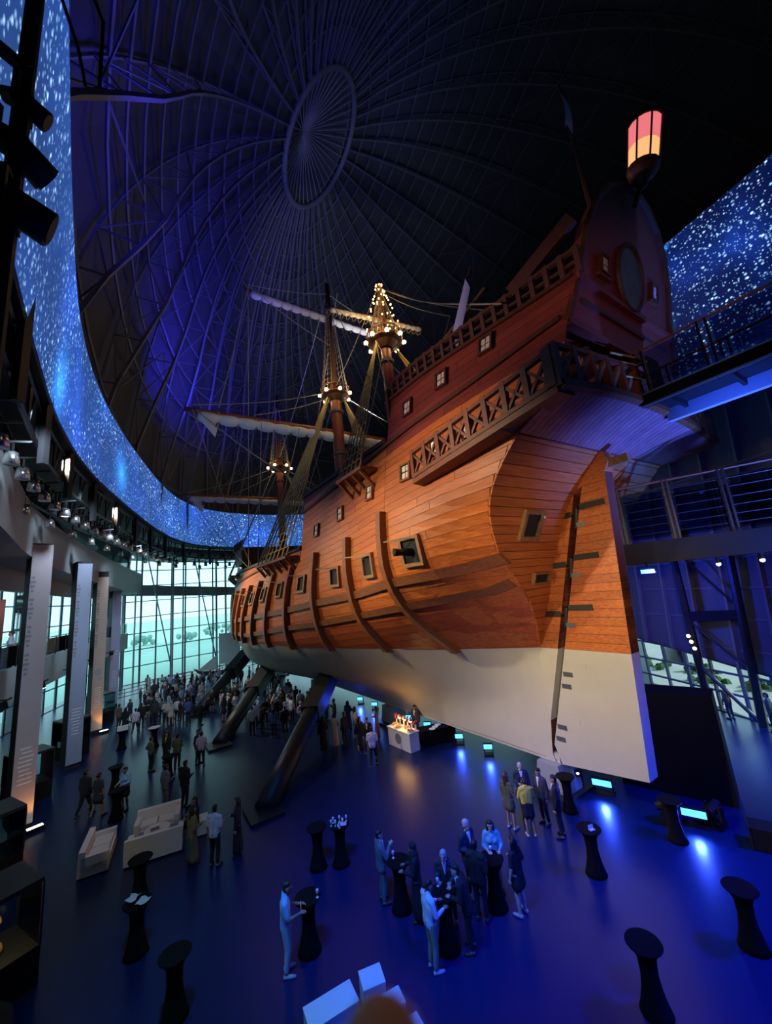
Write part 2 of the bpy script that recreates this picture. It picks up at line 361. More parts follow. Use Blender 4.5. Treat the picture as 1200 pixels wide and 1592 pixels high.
for p in cutp:
    d = Vector((p.x - cc.x, p.y - cc.y, 0)).normalized()
    ow = 17 if p.x < 10 else 3; vs += [(p.x - d.x * 0.4, p.y - d.y * 0.4, 16.0), (p.x + d.x * ow, p.y + d.y * ow, 16.0)]
sl.add(vs, [(2 * i, 2 * ((i + 1) % n), 2 * ((i + 1) % n) + 1, 2 * i + 1) for i in range(n)])
tag(sl.build('ceiling_lower', 'concrete_dark'), kind='structure')
for k in range(NR):
    b = MB(); outer = []; inner = []
    for th in np.linspace(TH0, 2.7, 46):
        p = dome_pt(th, rib_phi[k], DR - 0.35)
        if p.z < 16.2: break
        dpt = (2.3 * min(1, (th - TH0) / 0.5) + 0.25) * (0.12 + 0.88 * sstep((p.z - 17) / 16))
        outer.append(p); inner.append(dome_pt(th, rib_phi[k], DR - 0.35 - dpt))
    if len(outer) < 3: continue
    b.tube(outer, 0.09, 4, cap=False); b.tube(inner, 0.13, 4, cap=False)
    for i in range(0, len(outer) - 1):
        b.bar(outer[i], inner[i], 0.07)
        if i % 2: b.bar(outer[i], inner[i + 1], 0.06)
        else: b.bar(inner[i], outer[i + 1], 0.06)
    tag(b.build('rib', 'dome_steel', dome))
for th in list(np.arange(0.145, 0.62, 0.045)) + list(np.arange(0.68, 1.9, 0.14)):
    seg = []; b = MB(); runs = []
    for j in range(NR * 2 + 1):
        p = dome_pt(th, 2 * PI * j / (NR * 2), DR - 0.45)
        if p.z > 16.3: seg.append(p)
        else:
            if len(seg) > 1: runs.append(seg)
            seg = []
    if len(seg) > 1: runs.append(seg)
    for s_ in runs: b.tube(s_, 0.09 if th < 0.62 else 0.08, 4, cap=False)
    if b.v: b.build('hoop', 'dome_steel', dome)
b = MB(); tl = np.arange(0.55, 2.3, 0.13)
for k in range(NR):
    for j in range(len(tl) - 1):
        a = dome_pt(tl[j], rib_phi[k], DR - 1.4); c = dome_pt(tl[j + 1], rib_phi[(k + 1) % NR], DR - 1.4)
        a2 = dome_pt(tl[j + 1], rib_phi[k], DR - 1.4); c2 = dome_pt(tl[j], rib_phi[(k + 1) % NR], DR - 1.4)
        if min(a.z, c.z, a2.z, c2.z) > 17:
            if (j + k) % 2: b.bar(a, c, 0.07)
            else: b.bar(a2, c2, 0.07)
tag(b.build('bracing', 'dome_steel', dome), kind='stuff')
ring = [dome_pt(TH0, 2 * PI * j / 64, DR - 0.6) for j in range(65)]
MB().tube(ring, 0.34, 8, cap=False).build('oculus_ring', 'dome_steel', dome, True)
apex = DO + DN * (DR + 2.2)
b = MB(); b.grid([[dome_pt(TH0 + 0.012, 2 * PI * j / 80, DR + 0.3) for j in range(80)], [dome_pt(TH0 - 0.003, 2 * PI * j / 80, DR + 0.12) for j in range(80)], [apex + (DE1 * math.cos(2 * PI * j / 80) + DE2 * math.sin(2 * PI * j / 80)) * 0.3 for j in range(80)], [apex + DN * 0.05 + (DE1 * math.cos(2 * PI * j / 80) + DE2 * math.sin(2 * PI * j / 80)) * 0.002 for j in range(80)]], close=True)
b.build('oculus_cap', 'dome_skin', dome)
for k in range(NR):
    MB().bar(dome_pt(TH0, rib_phi[k], DR - 0.5), apex - DN * 0.5, 0.12).build('spoke', 'dome_steel', dome)

# ---- long curved LED screens
def screen(name, pts, z0, z1, m, n, label, inward=1, lean=0.0):
    P = polyline(pts, n); root = empty(name, (P[n // 2][0], P[n // 2][1], z0)); tag(root, label, 'screen')
    me = bpy.data.meshes.new('display'); d = np.r_[0, np.cumsum(np.hypot(*np.diff(P, axis=0).T))]
    T = np.gradient(P, axis=0); T /= np.linalg.norm(T, axis=1)[:, None]; NN = np.c_[-T[:, 1], T[:, 0]] * inward
    off_ = lambda i, z: NN[i] * lean * max(0.0, 1 - d[i] / 24.0) * (1 if z < (z0 + z1) / 2 else -1.25)
    vs = []; uv = []
    for i in range(n):
        for z in (z0, z1): q = P[i] + off_(i, z); vs.append((q[0] - root.location.x, q[1] - root.location.y, z - z0)); uv.append((d[i], z - z0))
    fs = [(2 * i, 2 * i + 2, 2 * i + 3, 2 * i + 1) for i in range(n - 1)]
    me.from_pydata(vs, [], fs); ul = me.uv_layers.new(name='UVMap')
    for lp in me.loops: ul.data[lp.index].uv = uv[lp.vertex_index]
    me.materials.append(MAT[m]); o = bpy.data.objects.new('display', me); COL.objects.link(o); o.parent = root
    b = MB(); loc = np.array(root.location[:2])
    rows = []
    for (off, z) in ((0.04, z0 - 0.12), (0.35, z0 - 0.12), (0.35, z1 + 0.06), (0.04, z1 + 0.06)):
        rows.append([(*(P[i] + NN[i] * off + off_(i, z) - loc), z - z0) for i in range(n)])
    rows.append(rows[0]); b.grid(rows); b.build('back_frame', 'black_metal', root)
    return P, NN
SCR = [(-3.2, 2.1), (-5.3, 4.75), (-8.3, 8.6), (-11.2, 12.6), (-13.6, 16.7), (-16.1, 22.3), (-18.2, 27.8), (-19.8, 32.4), (-21.15, 38.0), (-21.2, 42.0), (-19.9, 45.2), (-17.2, 48.2), (-12.5, 50.6), (-6, 52), (2, 52), (9, 49)]
SP, SN = screen('led_screen', SCR, 15.3, 19.6, 'stars_left', 120, 'long curved screen of blue starry sky around the left of the hall', 1, 0.36)
screen('led_screen', [(20.6, 6.0), (19.3, 9.6), (18.1, 13.3), (16.5, 17.2), (14.9, 22), (13.4, 27)], 15.8, 25.0, 'stars_right', 40, 'tall screen of dense white stars to the right of the ship stern', -1)

# ---- fascia of the upper gallery, truss, duct and lamp rows beneath the screen
FAS = [(-5.6, 0.6), (-9.0, 6.8), (-11.9, 11.1), (-16.6, 17.4), (-19.8, 23.0), (-23.0, 29.5), (-26.6, 37.6), (-28.0, 41.0), (-29.6, 45.0)]
FP = polyline(FAS, 60); FT = np.gradient(FP, axis=0); FT /= np.linalg.norm(FT, axis=1)[:, None]; FN = np.c_[-FT[:, 1], FT[:, 0]]
def sweep(P, NN, prof, drop=0.0):
    # prof: closed list of (offset outward, z)
    rows = [[(*(P[i] + NN[i] * o), z - drop * (i / (len(P) - 1)) ** 1.4) for i in range(len(P))] for o, z in prof + [prof[0]]]
    return MB().grid(rows)
tag(sweep(FP, FN, [(0, 11.7), (0, 14.0), (0.35, 14.0), (0.35, 11.95), (3.5, 11.95), (3.5, 11.7)], 1.0).build('trim_1', 'concrete'), kind='structure')
gr = tag(empty('gallery_railing', (*FP[30], 14.0)), 'clear glass rail standing along the upper gallery edge under the screen', 'railing')
def rel(b, root):
    b.v = [tuple(Vector(v) - root.location) for v in b.v]; return b
for a in range(0, 54, 6):
    i0, i1 = a, a + 6
    rel(sweep(FP[i0:i1 + 1], FN[i0:i1 + 1], [(0.10, 14.0), (0.10, 15.0), (0.14, 15.0), (0.14, 13.2)]), gr).build('glass_panel', 'glass_dark', gr)
rel(MB().tube([(*(FP[i] + FN[i] * 0.12), 15.04) for i in range(60)], 0.035, 6), gr).build('handrail', 'dark_metal', gr)
# lighting truss between screen foot and gallery
tr = tag(empty('lighting_truss', (*FP[30], 15.0)), 'dark steel truss ring running under the foot of the curved screen', 'truss')
TP = polyline(SCR[:13], 80); TT = np.gradient(TP, axis=0); TT /= np.linalg.norm(TT, axis=1)[:, None]; TN = np.c_[-TT[:, 1], TT[:, 0]]
for off, z in ((0.5, 15.1), (0.5, 13.9), (2.2, 15.1), (2.2, 13.7)):
    rel(MB().tube([(*(TP[i] + TN[i] * off), z) for i in range(80)], 0.07, 5), tr).build('chord', 'dark_metal', tr)
for i in range(2, 79, 2):
    p = TP[i]; nn = TN[i]; q = TP[i + 1]; mm = TN[i + 1]
    b = MB()
    b.bar((*(p + nn * 0.5), 15.1), (*(p + nn * 0.5), 13.9), 0.07); b.bar((*(p + nn * 2.2), 15.1), (*(p + nn * 2.2), 13.7), 0.07)
    b.bar((*(p + nn * 0.5), 13.9), (*(q + mm * 0.5), 15.1), 0.06); b.bar((*(p + nn * 0.5), 13.9), (*(p + nn * 2.2), 13.7), 0.06)
    b.bar((*(p + nn * 2.2), 13.7), (*(q + mm * 2.2), 15.1), 0.06)
    rel(b, tr).build('strut', 'dark_metal', tr)
for i in range(4, 79, 6):
    p = TP[i]; nn = TN[i]
    rel(MB().bar((*(p + nn * 0.3), 16), (*(p + nn * 0.3), 13.2), 0.2), tr).build('hanger', 'dark_metal', tr)
du = tag(empty('air_duct', (*TP[40], 14.6)), 'pale round air duct with side outlets curving behind the truss', 'duct')
rel(MB().tube([(*(TP[i] + TN[i] * 3.2), 14.75) for i in range(10, 80)], 0.55, 10), du).build('pipe', 'duct', du, True)
for i in range(14, 78, 3):
    p = TP[i]; nn = TN[i]; c = Vector((*(p + nn * 3.2), 14.6))
    rel(MB().tube([c + Vector((-nn[0] * 0.5, -nn[1] * 0.5, 0)), c + Vector((-nn[0] * 0.62, -nn[1] * 0.62, -0.05))], 0.2, 8), du).build('outlet', 'black_metal', du)
# par lamps
b = MB(); b.lathe([(0.05, 0.42), (0.15, 0.38), (0.19, 0.2), (0.2, 0.0), (0.17, 0.0), (0.05, 0.1)], n=10); me_can = b.mesh('lamp_can', 'lamp_silver', True)
me_lens = MB().lathe([(0.001, 0.03), (0.16, 0.02), (0.16, 0.05), (0.001, 0.06)], n=10).mesh('lens', 'glow_white')
me_lens_off = MB().lathe([(0.001, 0.03), (0.16, 0.02), (0.16, 0.05), (0.001, 0.06)], n=10).mesh('lens', 'lamp_silver')
me_yoke = MB().bar((0, 0, 0.4), (0, 0, 0.7), 0.05).bar((-0.2, 0, 0.4), (0.2, 0, 0.4), 0.04).mesh('yoke', 'black_metal')
for row, (off, z) in enumerate(((1.0, 13.1), (2.0, 12.9))):
    for i in range(8, 79, 2):
        if row and i % 4: continue
        p = TP[i] + TN[i] * off; lit = (i * 7 + row * 3) % 13 == 0
        e = empty('stage_lamp', (p[0], p[1], z), i * 0.3)
        if lit: tag(e, 'silver stage lamp switched on under the truss ring', 'lamp', 'lit stage lamps under the screen')
        else: tag(e, 'round silver stage lamp hanging unlit under the truss ring', 'lamp', 'stage lamps hung in rows under the screen')
        inst('lamp_can', me_can, e); inst('lens', me_lens if lit else me_lens_off, e); inst('yoke', me_yoke, e)

# ---- columns with tall banners, walkway, ground floor
ban = [((-11.35, 8.3), 'banner_peach', 'trim_2', 'tall peach banner cut off by the left edge of the photo'),
       ((-16.57, 17.37), 'banner_grey', 'trim_3', 'tall grey banner with white lines of text, nearest full one'),
       ((-19.75, 23.85), 'banner_blue', 'trim_4', 'tall slate blue banner hung between the grey and the peach one'),
       ((-23.35, 30.2), 'banner_peach', 'trim_5', 'tall peach banner with a pale flower print and amber light at its foot'),
       ((-27.9, 38.2), 'banner_lilac', 'trim_6', 'tall lilac banner beside the far window wall')]
tdir = Vector((-0.45, 0.89, 0)).normalized(); ndir = Vector((0.89, 0.45, 0))
for i, ((x, y), m, nm, lab) in enumerate(ban):
    fdir = Vector((0.80, -0.60, 0))   # banner face looks back along the hall
    side = Vector((0.60, 0.80, 0)); c0 = Vector((x, y, 0))
    wd = 0.74
    b = MB(); pc = c0 + side * (wd / 2) - fdir * 0.55
    b.box((pc.x, pc.y, 6.0), (1.0, wd + 0.02, 12.0), math.atan2(fdir.y, fdir.x)); tag(b.build('pillar_%d' % (i + 1), 'black_wall'), kind='structure')
    root = tag(empty('banner', c0 + side * (wd / 2) + Vector((0, 0, 0.25)), math.atan2(fdir.y, fdir.x)), lab, 'banner')
    hb = (11.8, 11.75, 11.6, 11.3, 10.9)[i]; MB().box((0.0, 0, hb / 2), (0.05, wd, hb)).build('cloth', m, root)
    MB().tube([(0, -wd / 2, hb + 0.02), (0, wd / 2, hb + 0.02)], 0.04, 6).build('top_bar', 'dark_metal', root)
    rr = random.Random(i + 3); b = MB()
    for k in range(9): b.box((0.028, 0.02 - rr.uniform(0, 0.06), 1.6 + k * 0.17), (0.004, 0.48 - rr.uniform(0, 0.15), 0.05))
    tag(b.build('text_lines', 'print_white', root), kind='stuff')
    if i != 4:
        b = MB()
        for k in range(22):
            if k % 6 != 5: b.box((0.028, -wd * 0.36, 6.0 + k * 0.2), (0.004, 0.10 + 0.05 * (k % 3), 0.12))
        tag(b.build('vertical_title', 'print_grey', root), kind='stuff')
    else:
        b = MB(); b.box((0.028, -0.1, 4.6), (0.004, 0.06, 0.7)); b.box((0.028, -0.17, 4.9), (0.004, 0.16, 0.08)); b.box((0.028, 0.12, 4.85), (0.004, 0.22, 0.1)); b.box((0.028, 0.12, 4.55), (0.004, 0.22, 0.1))
        b.build('emblem', 'print_white', root)
    if i == 3:
        b = MB()
        for k in range(7):
            a = k * 0.9; b.ball((0.03, -0.03 + 0.14 * math.cos(a), 4.0 + 0.14 * k - 0.4 + 0.3 * math.sin(a)), 0.16, 6, 4)
        b.v = [(0.028 + (v[0] - 0.03) * 0.05, v[1], v[2]) for v in b.v]; b.build('flower_print', 'concrete', root)
    if i in (1, 3):
        up = tag(empty('floor_uplight', c0 + side * 0.75 + fdir * 0.45), 'small amber uplight on the floor at the foot of the %s banner' % ('grey' if i == 1 else 'peach'), 'lamp')
        MB().box((0, 0, 0.08), (0.25, 0.6, 0.16), math.atan2(fdir.y, fdir.x)).build('housing', 'black_metal', up)
        MB().box((0, 0, 0.17), (0.18, 0.5, 0.02), math.atan2(fdir.y, fdir.x)).build('lens', 'glow_white', up)
        lamp('uplight', 'SPOT', c0 + side * 0.75 + fdir * 0.45 + Vector((0, 0, 0.25)), 80, (1, 0.42, 0.08), c0 + side * 0.6 + Vector((0, 0, 2.2)), 0.08, 75, 0.8)
BP = polyline([(-7.6, -1.5), (-11.2, 6.2), (-14.3, 11.6), (-18.2, 18.2), (-21.4, 24.2), (-24.6, 30.6), (-28.0, 38.4), (-30.6, 44.5)], 50)
BT = np.gradient(BP, axis=0); BT /= np.linalg.norm(BT, axis=1)[:, None]; BN = np.c_[-BT[:, 1], BT[:, 0]]
tag(sweep(BP, BN, [(0, 4.75), (0, 6.4), (4.5, 6.4), (4.5, 6.0), (0.3, 6.0), (0.3, 4.75)]).build('balcony_floor', 'concrete'), kind='structure')
tag(sweep(BP, BN, [(0.8, 10.2), (0.8, 11.7), (1.1, 11.7), (1.1, 10.2)]).build('trim_7', 'concrete'), kind='structure')
rl = tag(empty('balcony_railing', (*BP[25], 6.4)), 'glass balcony railing on the walkway behind the banners', 'railing')
rel(MB().tube([(*(BP[i] + BN[i] * 0.1), 7.5) for i in range(50)], 0.03, 6), rl).build('handrail', 'steel', rl)
for i in range(1, 49, 2):
    p = BP[i] + BN[i] * 0.1
    rel(MB().bar((*p, 6.4), (*p, 7.5), 0.05), rl).build('post', 'dark_metal', rl)
    q = BP[min(i + 2, 49)] + BN[min(i + 2, 49)] * 0.1
    rel(MB().bar((*p, 6.95), (*q, 6.95), 0.02, 0.95), rl).build('glass_panel', 'glass', rl)
# back walls of the galleries
for nm, a, b_, z0, z1, m in (('wall_left', (-13.4, -3), (-24.2, 17.5), 0, 16, 'black_wall'), ('wall_left_far', (-24.2, 17.5), (-30.5, 28.5), 0, 16, 'black_wall'), ('wall_back', (-13.4, -5.5), (26, -5.5), 0, 22, 'black_wall')):
    b = MB(); b.bar((*a, (z0 + z1) / 2), (*b_, (z0 + z1) / 2), 0.3, z1 - z0); tag(b.build(nm, m), kind='structure')
for a, b_, z0, z1 in (((-16.4, 6.4), (-19.6, 12.6), 6.4, 10.2), ((-24.4, 22.4), (-26.2, 25.8), 6.4, 10.2)):
    tag(MB().bar((*a, (z0 + z1) / 2), (*b_, (z0 + z1) / 2), 0.1, z1 - z0).build('wall_panel_red', 'red_wall'), kind='structure')
b = MB(); b.bar((-18.6, 12.0, 2.4), (-22.6, 19.6, 2.4), 0.12, 4.7); tag(b.build('wall_partition_left', 'black_wall'), kind='structure')
# spot heads on the walkway fascia
for k, (i, lit) in enumerate(((14, 1), (20, 0), (25, 1), (31, 0), (36, 0), (41, 0))):
    p = BP[i] - BN[i] * 0.05
    e = tag(empty('track_light', (*p, 5.2), math.atan2(BT[i][1], BT[i][0])), ['pair of lit track spots on the walkway edge left of the grey banner', 'dark track light on the walkway edge right of the grey banner', 'lit track spot on the walkway edge before the blue banner', 'dark track light on the walkway edge right of the blue banner', 'dark track light on the walkway edge by the peach banner', 'dark track light on the walkway edge by the lilac banner'][k], 'lamp')
    MB().bar((-1.2, -0.35, 0), (1.2, -0.35, 0), 0.06).bar((-0.8, 0, 0), (-0.8, -0.35, 0), 0.05).bar((0.8, 0, 0), (0.8, -0.35, 0), 0.05).build('arm', 'black_metal', e)
    for dx in (-0.3, 0.25):
        MB().tube([(dx, -0.35, -0.02), (dx + 0.06, -0.4, -0.3)], 0.11, 8).build('spot_head', 'black_metal', e)
        MB().tube([(dx + 0.06, -0.4, -0.3), (dx + 0.065, -0.405, -0.32)], 0.10, 8).build('lens', 'glow_white' if lit else 'lamp_silver', e)

# ---- glazed walls
def glazed(name, pts, z0, z1f, col_w, row_h, panes=True, m='mullion'):
    root = tag(empty(name), kind='structure'); P = np.array(pts, float)
    d = np.r_[0, np.cumsum(np.hypot(*np.diff(P, axis=0).T))]; L = d[-1]; nc = max(1, round(L / col_w))
    C = [(np.interp(t, d, P[:, 0]), np.interp(t, d, P[:, 1])) for t in np.linspace(0, L, nc + 1)]
    Z = [z1f(t) for t in np.linspace(0, 1, nc + 1)]
    mu = {}
    for i, (c, z1) in enumerate(zip(C, Z)):
        MB().bar((*c, z0), (*c, z1), 0.16 if i % 3 else 0.24, 0.12).build('mullion', m, root)
    nr = max(1, round((max(Z) - z0) / row_h))
    for j in range(nr + 1):
        b = MB()
        for i in range(nc):
            za = min(z0 + (max(Z) - z0) * j / nr, Z[i] if j < nr else Z[i]); zb = min(z0 + (max(Z) - z0) * j / nr, Z[i + 1])
            if j == nr: za, zb = Z[i], Z[i + 1]
            b.bar((*C[i], za), (*C[i + 1], zb), 0.1, 0.11)
        b.build('transom_bar', m, root)
    if panes:
        for i in range(nc):
            for j in range(nr):
                za = z0 + (max(Z) - z0) * j / nr; zb = z0 + (max(Z) - z0) * (j + 1) / nr
                if za >= min(Z[i], Z[i + 1]): continue
                b = MB(); b.add([(*C[i], za), (*C[i + 1], za), (*C[i + 1], min(zb, Z[i + 1])), (*C[i], min(zb, Z[i]))], [(0, 1, 2, 3)]); b.build('pane', 'glass', root)
    else:
        b = MB()
        for i in range(nc): b.add([(*C[i], z0), (*C[i + 1], z0), (*C[i + 1], Z[i + 1]), (*C[i], Z[i])], [(0, 1, 2, 3)])
        b.build('pane', 'glass', root)
    return root
glazed('window_1', [(-36.5, 46.2), (-33, 50.5), (-29, 55), (-24, 58.5), (-18.5, 60.6)], 0.0, lambda t: 16.0, 1.75, 2.0)
glazed('window_2', [(-18.5, 60.6), (-8, 62), (4, 60), (14, 52)], 0.0, lambda t: 16.0, 2.6, 2.6, False)
glazed('window_3', [(-30.5, 28.5), (-33.8, 37), (-36.5, 46.2)], 0.0, lambda t: 16.0, 2.0, 2.0, False)
glazed('window_4', [(14, 52), (15.6, 40), (16.2, 30), (16.95, 25.5), (17.7, 20.9), (18.4, 17.0)], 0.0, lambda t: 6.38 - 4.4 * t, 1.55, 1.0)
wb = MB(); WPT = polyline([(-36, 47.2), (-32.6, 51), (-28.6, 54.8), (-23.8, 58), (-18.2, 60)], 24)
rows = []
for o, zz in ((0, 0), (0, 1), (1, 1), (1, 0), (0, 0)):
    rows.append([(WPT[i][0] + (0.3 if o else 0), WPT[i][1] - (1.2 if o else 0), (11.0 - 1.6 * i / 23) + zz * (1.5 - 0.5 * i / 23)) for i in range(24)])
wb.grid(rows); tag(wb.build('trim_8', 'concrete'), kind='structure')
# slanted bracing tubes in front of the far glass
br = tag(empty('window_bracing', (-32, 47, 0)), 'slender steel tube bracing standing inside the far window wall', 'bracing')
for x, y in ((-33.2, 47.2), (-29.6, 51.6), (-25.4, 55.2)):
    rel(MB().tube([(x, y, 0), (x, y, 16)], 0.14, 6), br).build('post', 'steel', br)
    rel(MB().tube([(x + 0.9, y + 0.9, 0), (x + 0.9, y + 0.9, 16)], 0.1, 6), br).build('post', 'steel', br)
    rel(MB().tube([(x, y, 1), (x - 2.0, y - 2.4, 15.6), ], 0.08, 6), br).build('diagonal', 'steel', br)
hr = tag(empty('window_railing', (-27, 44, 0)), 'low steel railing curving in front of the far window wall', 'railing')
HRP = polyline([(-29.3, 39.2), (-27.4, 41.8), (-25.8, 46.2), (-22.6, 50.5), (-17.5, 54.2), (-10, 57)], 30)
for z in (1.1, 0.75, 0.4): rel(MB().tube([(*p, z) for p in HRP], 0.035, 5), hr).build('rail', 'steel', hr)
for i in range(0, 30, 2): rel(MB().bar((*HRP[i], 0), (*HRP[i], 1.12), 0.06), hr).build('post', 'steel', hr)

# ---- right-hand wall: dark lattice over the low windows
def wl(t): # along the wall, 0 far .. 1 near
    P = np.array([(14, 52), (15.6, 40), (16.2, 30), (16.95, 25.5), (17.7, 20.9), (18.4, 17.0), (19.6, 10), (20.4, 3), (20.8, -5.5)], float)
    d = np.r_[0, np.cumsum(np.hypot(*np.diff(P, axis=0).T))]; x = t * d[-1]
    return np.array((np.interp(x, d, P[:, 0]), np.interp(x, d, P[:, 1])))
rw = MB(); nT = 60
def wtop(t): return max(1.98, 6.38 - 4.4 * t / 0.609)
rows = [[(*wl(i / nT), wtop(i / nT) if i / nT < 0.609 else 0.0) for i in range(nT + 1)], [(wl(i / nT)[0] + 0.5, wl(i / nT)[1], 9.0) for i in range(nT + 1)], [(wl(i / nT)[0] + 1.2, wl(i / nT)[1], 17.0) for i in range(nT + 1)]]
rw.grid(rows); wall_r = tag(rw.build('wall_right', 'dome_skin_b'), kind='structure')
for i in range(14, nT, 2):
    a = wl(i / nT); MB().bar((a[0] - 0.12, a[1], wtop(i / nT)), (a[0] + 1.05, a[1], 17), 0.14, 0.2).build('rib', 'dome_steel', wall_r)
for z in (3.4, 5.0, 6.6, 8.2, 10.5, 13):
    pts = [(wl(i / nT)[0] - 0.05 + 0.4 * z / 9, wl(i / nT)[1], z) for i in range(12, nT) if z > wtop(i / nT) + 0.1]
    MB().tube(pts, 0.07, 5).build('purlin', 'dome_steel', wall_r)
tf = tag(empty('truss_frame', (16.3, 22.3, 0)), 'dark steel frame of two raking poles and cross beam before the right windows', 'frame')
p1, p2 = (16.25, 22.4), (17.35, 20.6)
for (a, q) in (((16.25, 22.4, 0), (16.25, 22.4, 9.5)), ((17.3, 20.6, 0), (17.6, 20.2, 9.0))):
    rel(MB().tube([a, q], 0.2, 8), tf).build('pole', 'dark_metal', tf)
rel(MB().bar((16.25, 22.4, 5.2), (17.45, 20.35, 5.3), 0.25, 0.5), tf).build('beam', 'black_metal', tf)
rel(MB().tube([(16.25, 22.4, 2.6), (17.3, 20.6, 0.05)], 0.1, 6), tf).build('brace', 'dark_metal', tf)
rel(MB().tube([(16.25, 22.4, 5.0), (17.45, 20.4, 2.4)], 0.06, 6), tf).build('brace', 'dark_metal', tf)
rel(MB().tube([(16.25, 22.4, 9.2), (17.5, 20.35, 5.6)], 0.06, 6), tf).build('brace', 'dark_metal', tf)
rel(MB().tube([(14.2, 27.0, 0), (14.6, 27.0, 9.0)], 0.13, 6), tf).build('pole', 'dark_metal', tf)
# small spots clipped to the pole and hung under the bridge
for k, (x, y, z) in enumerate(((15.9, 22.2, 4.2), (15.95, 22.15, 3.9), (16.0, 22.1, 3.55))):
    e = tag(empty('clip_spot', (x, y, z)), 'tiny white spot clipped to the dark pole, %s of three' % ('topmost', 'middle', 'lowest')[k], 'lamp')
    MB().ball((0, 0, 0), 0.09, 8, 6).build('lens', 'glow_white', e); MB().bar((0.0, 0.0, 0.06), (0.25, 0.1, 0.1), 0.06).build('arm', 'black_metal', e)

# ---- bridges to the ship
ub = tag(empty('upper_bridge', W(-5.4, -0.4, 12.9), SHIP_ROT), 'upper black steel footbridge with glass sides reaching the ship transom', 'bridge')
s0, s1 = 0.15, -12.0
MB().box(((s0 + s1) / 2, 1.2, 0.47), (s0 - s1, 0.22, 0.36)).build('edge_beam', 'black_metal', ub)
MB().box(((s0 + s1) / 2, 1.3, 0.66), (s0 - s1, 0.1, 0.05)).build('flange', 'steel', ub)
MB().box(((s0 + s1) / 2, 1.3, 0.29), (s0 - s1, 0.1, 0.05)).build('flange', 'steel', ub)
MB().box(((s0 + s1) / 2, -0.75, 0.38), (s0 - s1, 0.22, 0.46)).build('edge_beam', 'concrete', ub)
MB().box(((s0 + s1) / 2, 0.22, 0.62), (s0 - s1, 1.75, 0.06)).build('deck', 'black_metal', ub)
for k in range(8): MB().bar((s0 - 0.6 - k * 1.5, -0.65, 0.5), (s0 - 0.6 - k * 1.5, 1.1, 0.5), 0.1, 0.2).build('cross_beam', 'black_metal', ub)
for side in (1.2, -0.75):
    MB().tube([(s0, side, 2.15), (s1, side, 2.15)], 0.035, 6).build('handrail', 'wood_trim', ub)
    for z in (1.0, 1.35, 1.75): MB().tube([(s0, side, z), (s1, side, z)], 0.012, 5).build('wire', 'steel', ub)
    for k in range(7):
        x = s0 - 0.1 - k * 1.7
        MB().box((x, side, 1.4), (0.05, 0.08, 1.5)).box((x - 0.2, side, 1.4), (0.05, 0.08, 1.5)).build('post', 'black_metal', ub)
        MB().box((x - 1.0, side, 1.4), (1.4, 0.02, 1.3)).build('glass_panel', 'glass_dark', ub)
lamp('bridge_wash', 'SPOT', W(-7.2, 0.5, 11.6), 500, (0.03, 0.10, 1.0), W(-7.6, -1.15, 13.3), 0.08, 130, 0.7)
A = Vector((8.75, 15.0, 8.3)); Bv = Vector((14.6, 11.0, 8.3)); dv = (Bv - A); Lb = dv.length; rzb = math.atan2(dv.y, dv.x)
lb = tag(empty('lower_bridge', A, rzb), 'lower dark gangway with tall wire railing behind the rudder', 'bridge')
MB().box((Lb / 2, 0.1, 0.40), (Lb, 0.25, 0.8)).build('edge_beam', 'black_metal', lb)
MB().box((Lb / 2, 2.0, 0.40), (Lb, 0.25, 0.8)).build('edge_beam', 'dark_metal', lb)
MB().box((Lb / 2, 1.05, 0.6), (Lb, 1.7, 0.1)).build('deck', 'black_metal', lb)
for side in (0.1, 2.0):
    MB().tube([(0, side, 3.0), (Lb, side, 3.0)], 0.045, 6).build('handrail', 'wood_trim' if side < 1 else 'steel', lb)
    for z in (1.1, 1.4, 1.7, 2.0, 2.35, 2.65): MB().tube([(0, side, z), (Lb, side, z)], 0.016, 5).build('wire', 'dark_metal', lb)
    for k in range(5):
        x = 0.35 + k * 1.62
        MB().box((x, side, 1.9), (0.06, 0.1, 2.2)).box((x + 0.14, side, 1.9), (0.06, 0.1, 2.2)).build('post', 'dark_metal', lb)
    for k in range(4): MB().box((1.25 + k * 1.62, side + 0.06, 1.85), (1.3, 0.015, 1.7)).build('glass_panel', 'glass_dark', lb)
MB().box((-0.15, 0.5, 1.35), (0.06, 1.0, 1.45)).build('end_panel', 'concrete_dark', ub)
for zz in (1.95, 1.68, 1.2): MB().tube([(0.2, 2.45, zz), (0.0, 1.3, zz + 0.02)], 0.035, 6).build('barrier_rod', 'rope_gold', ub)
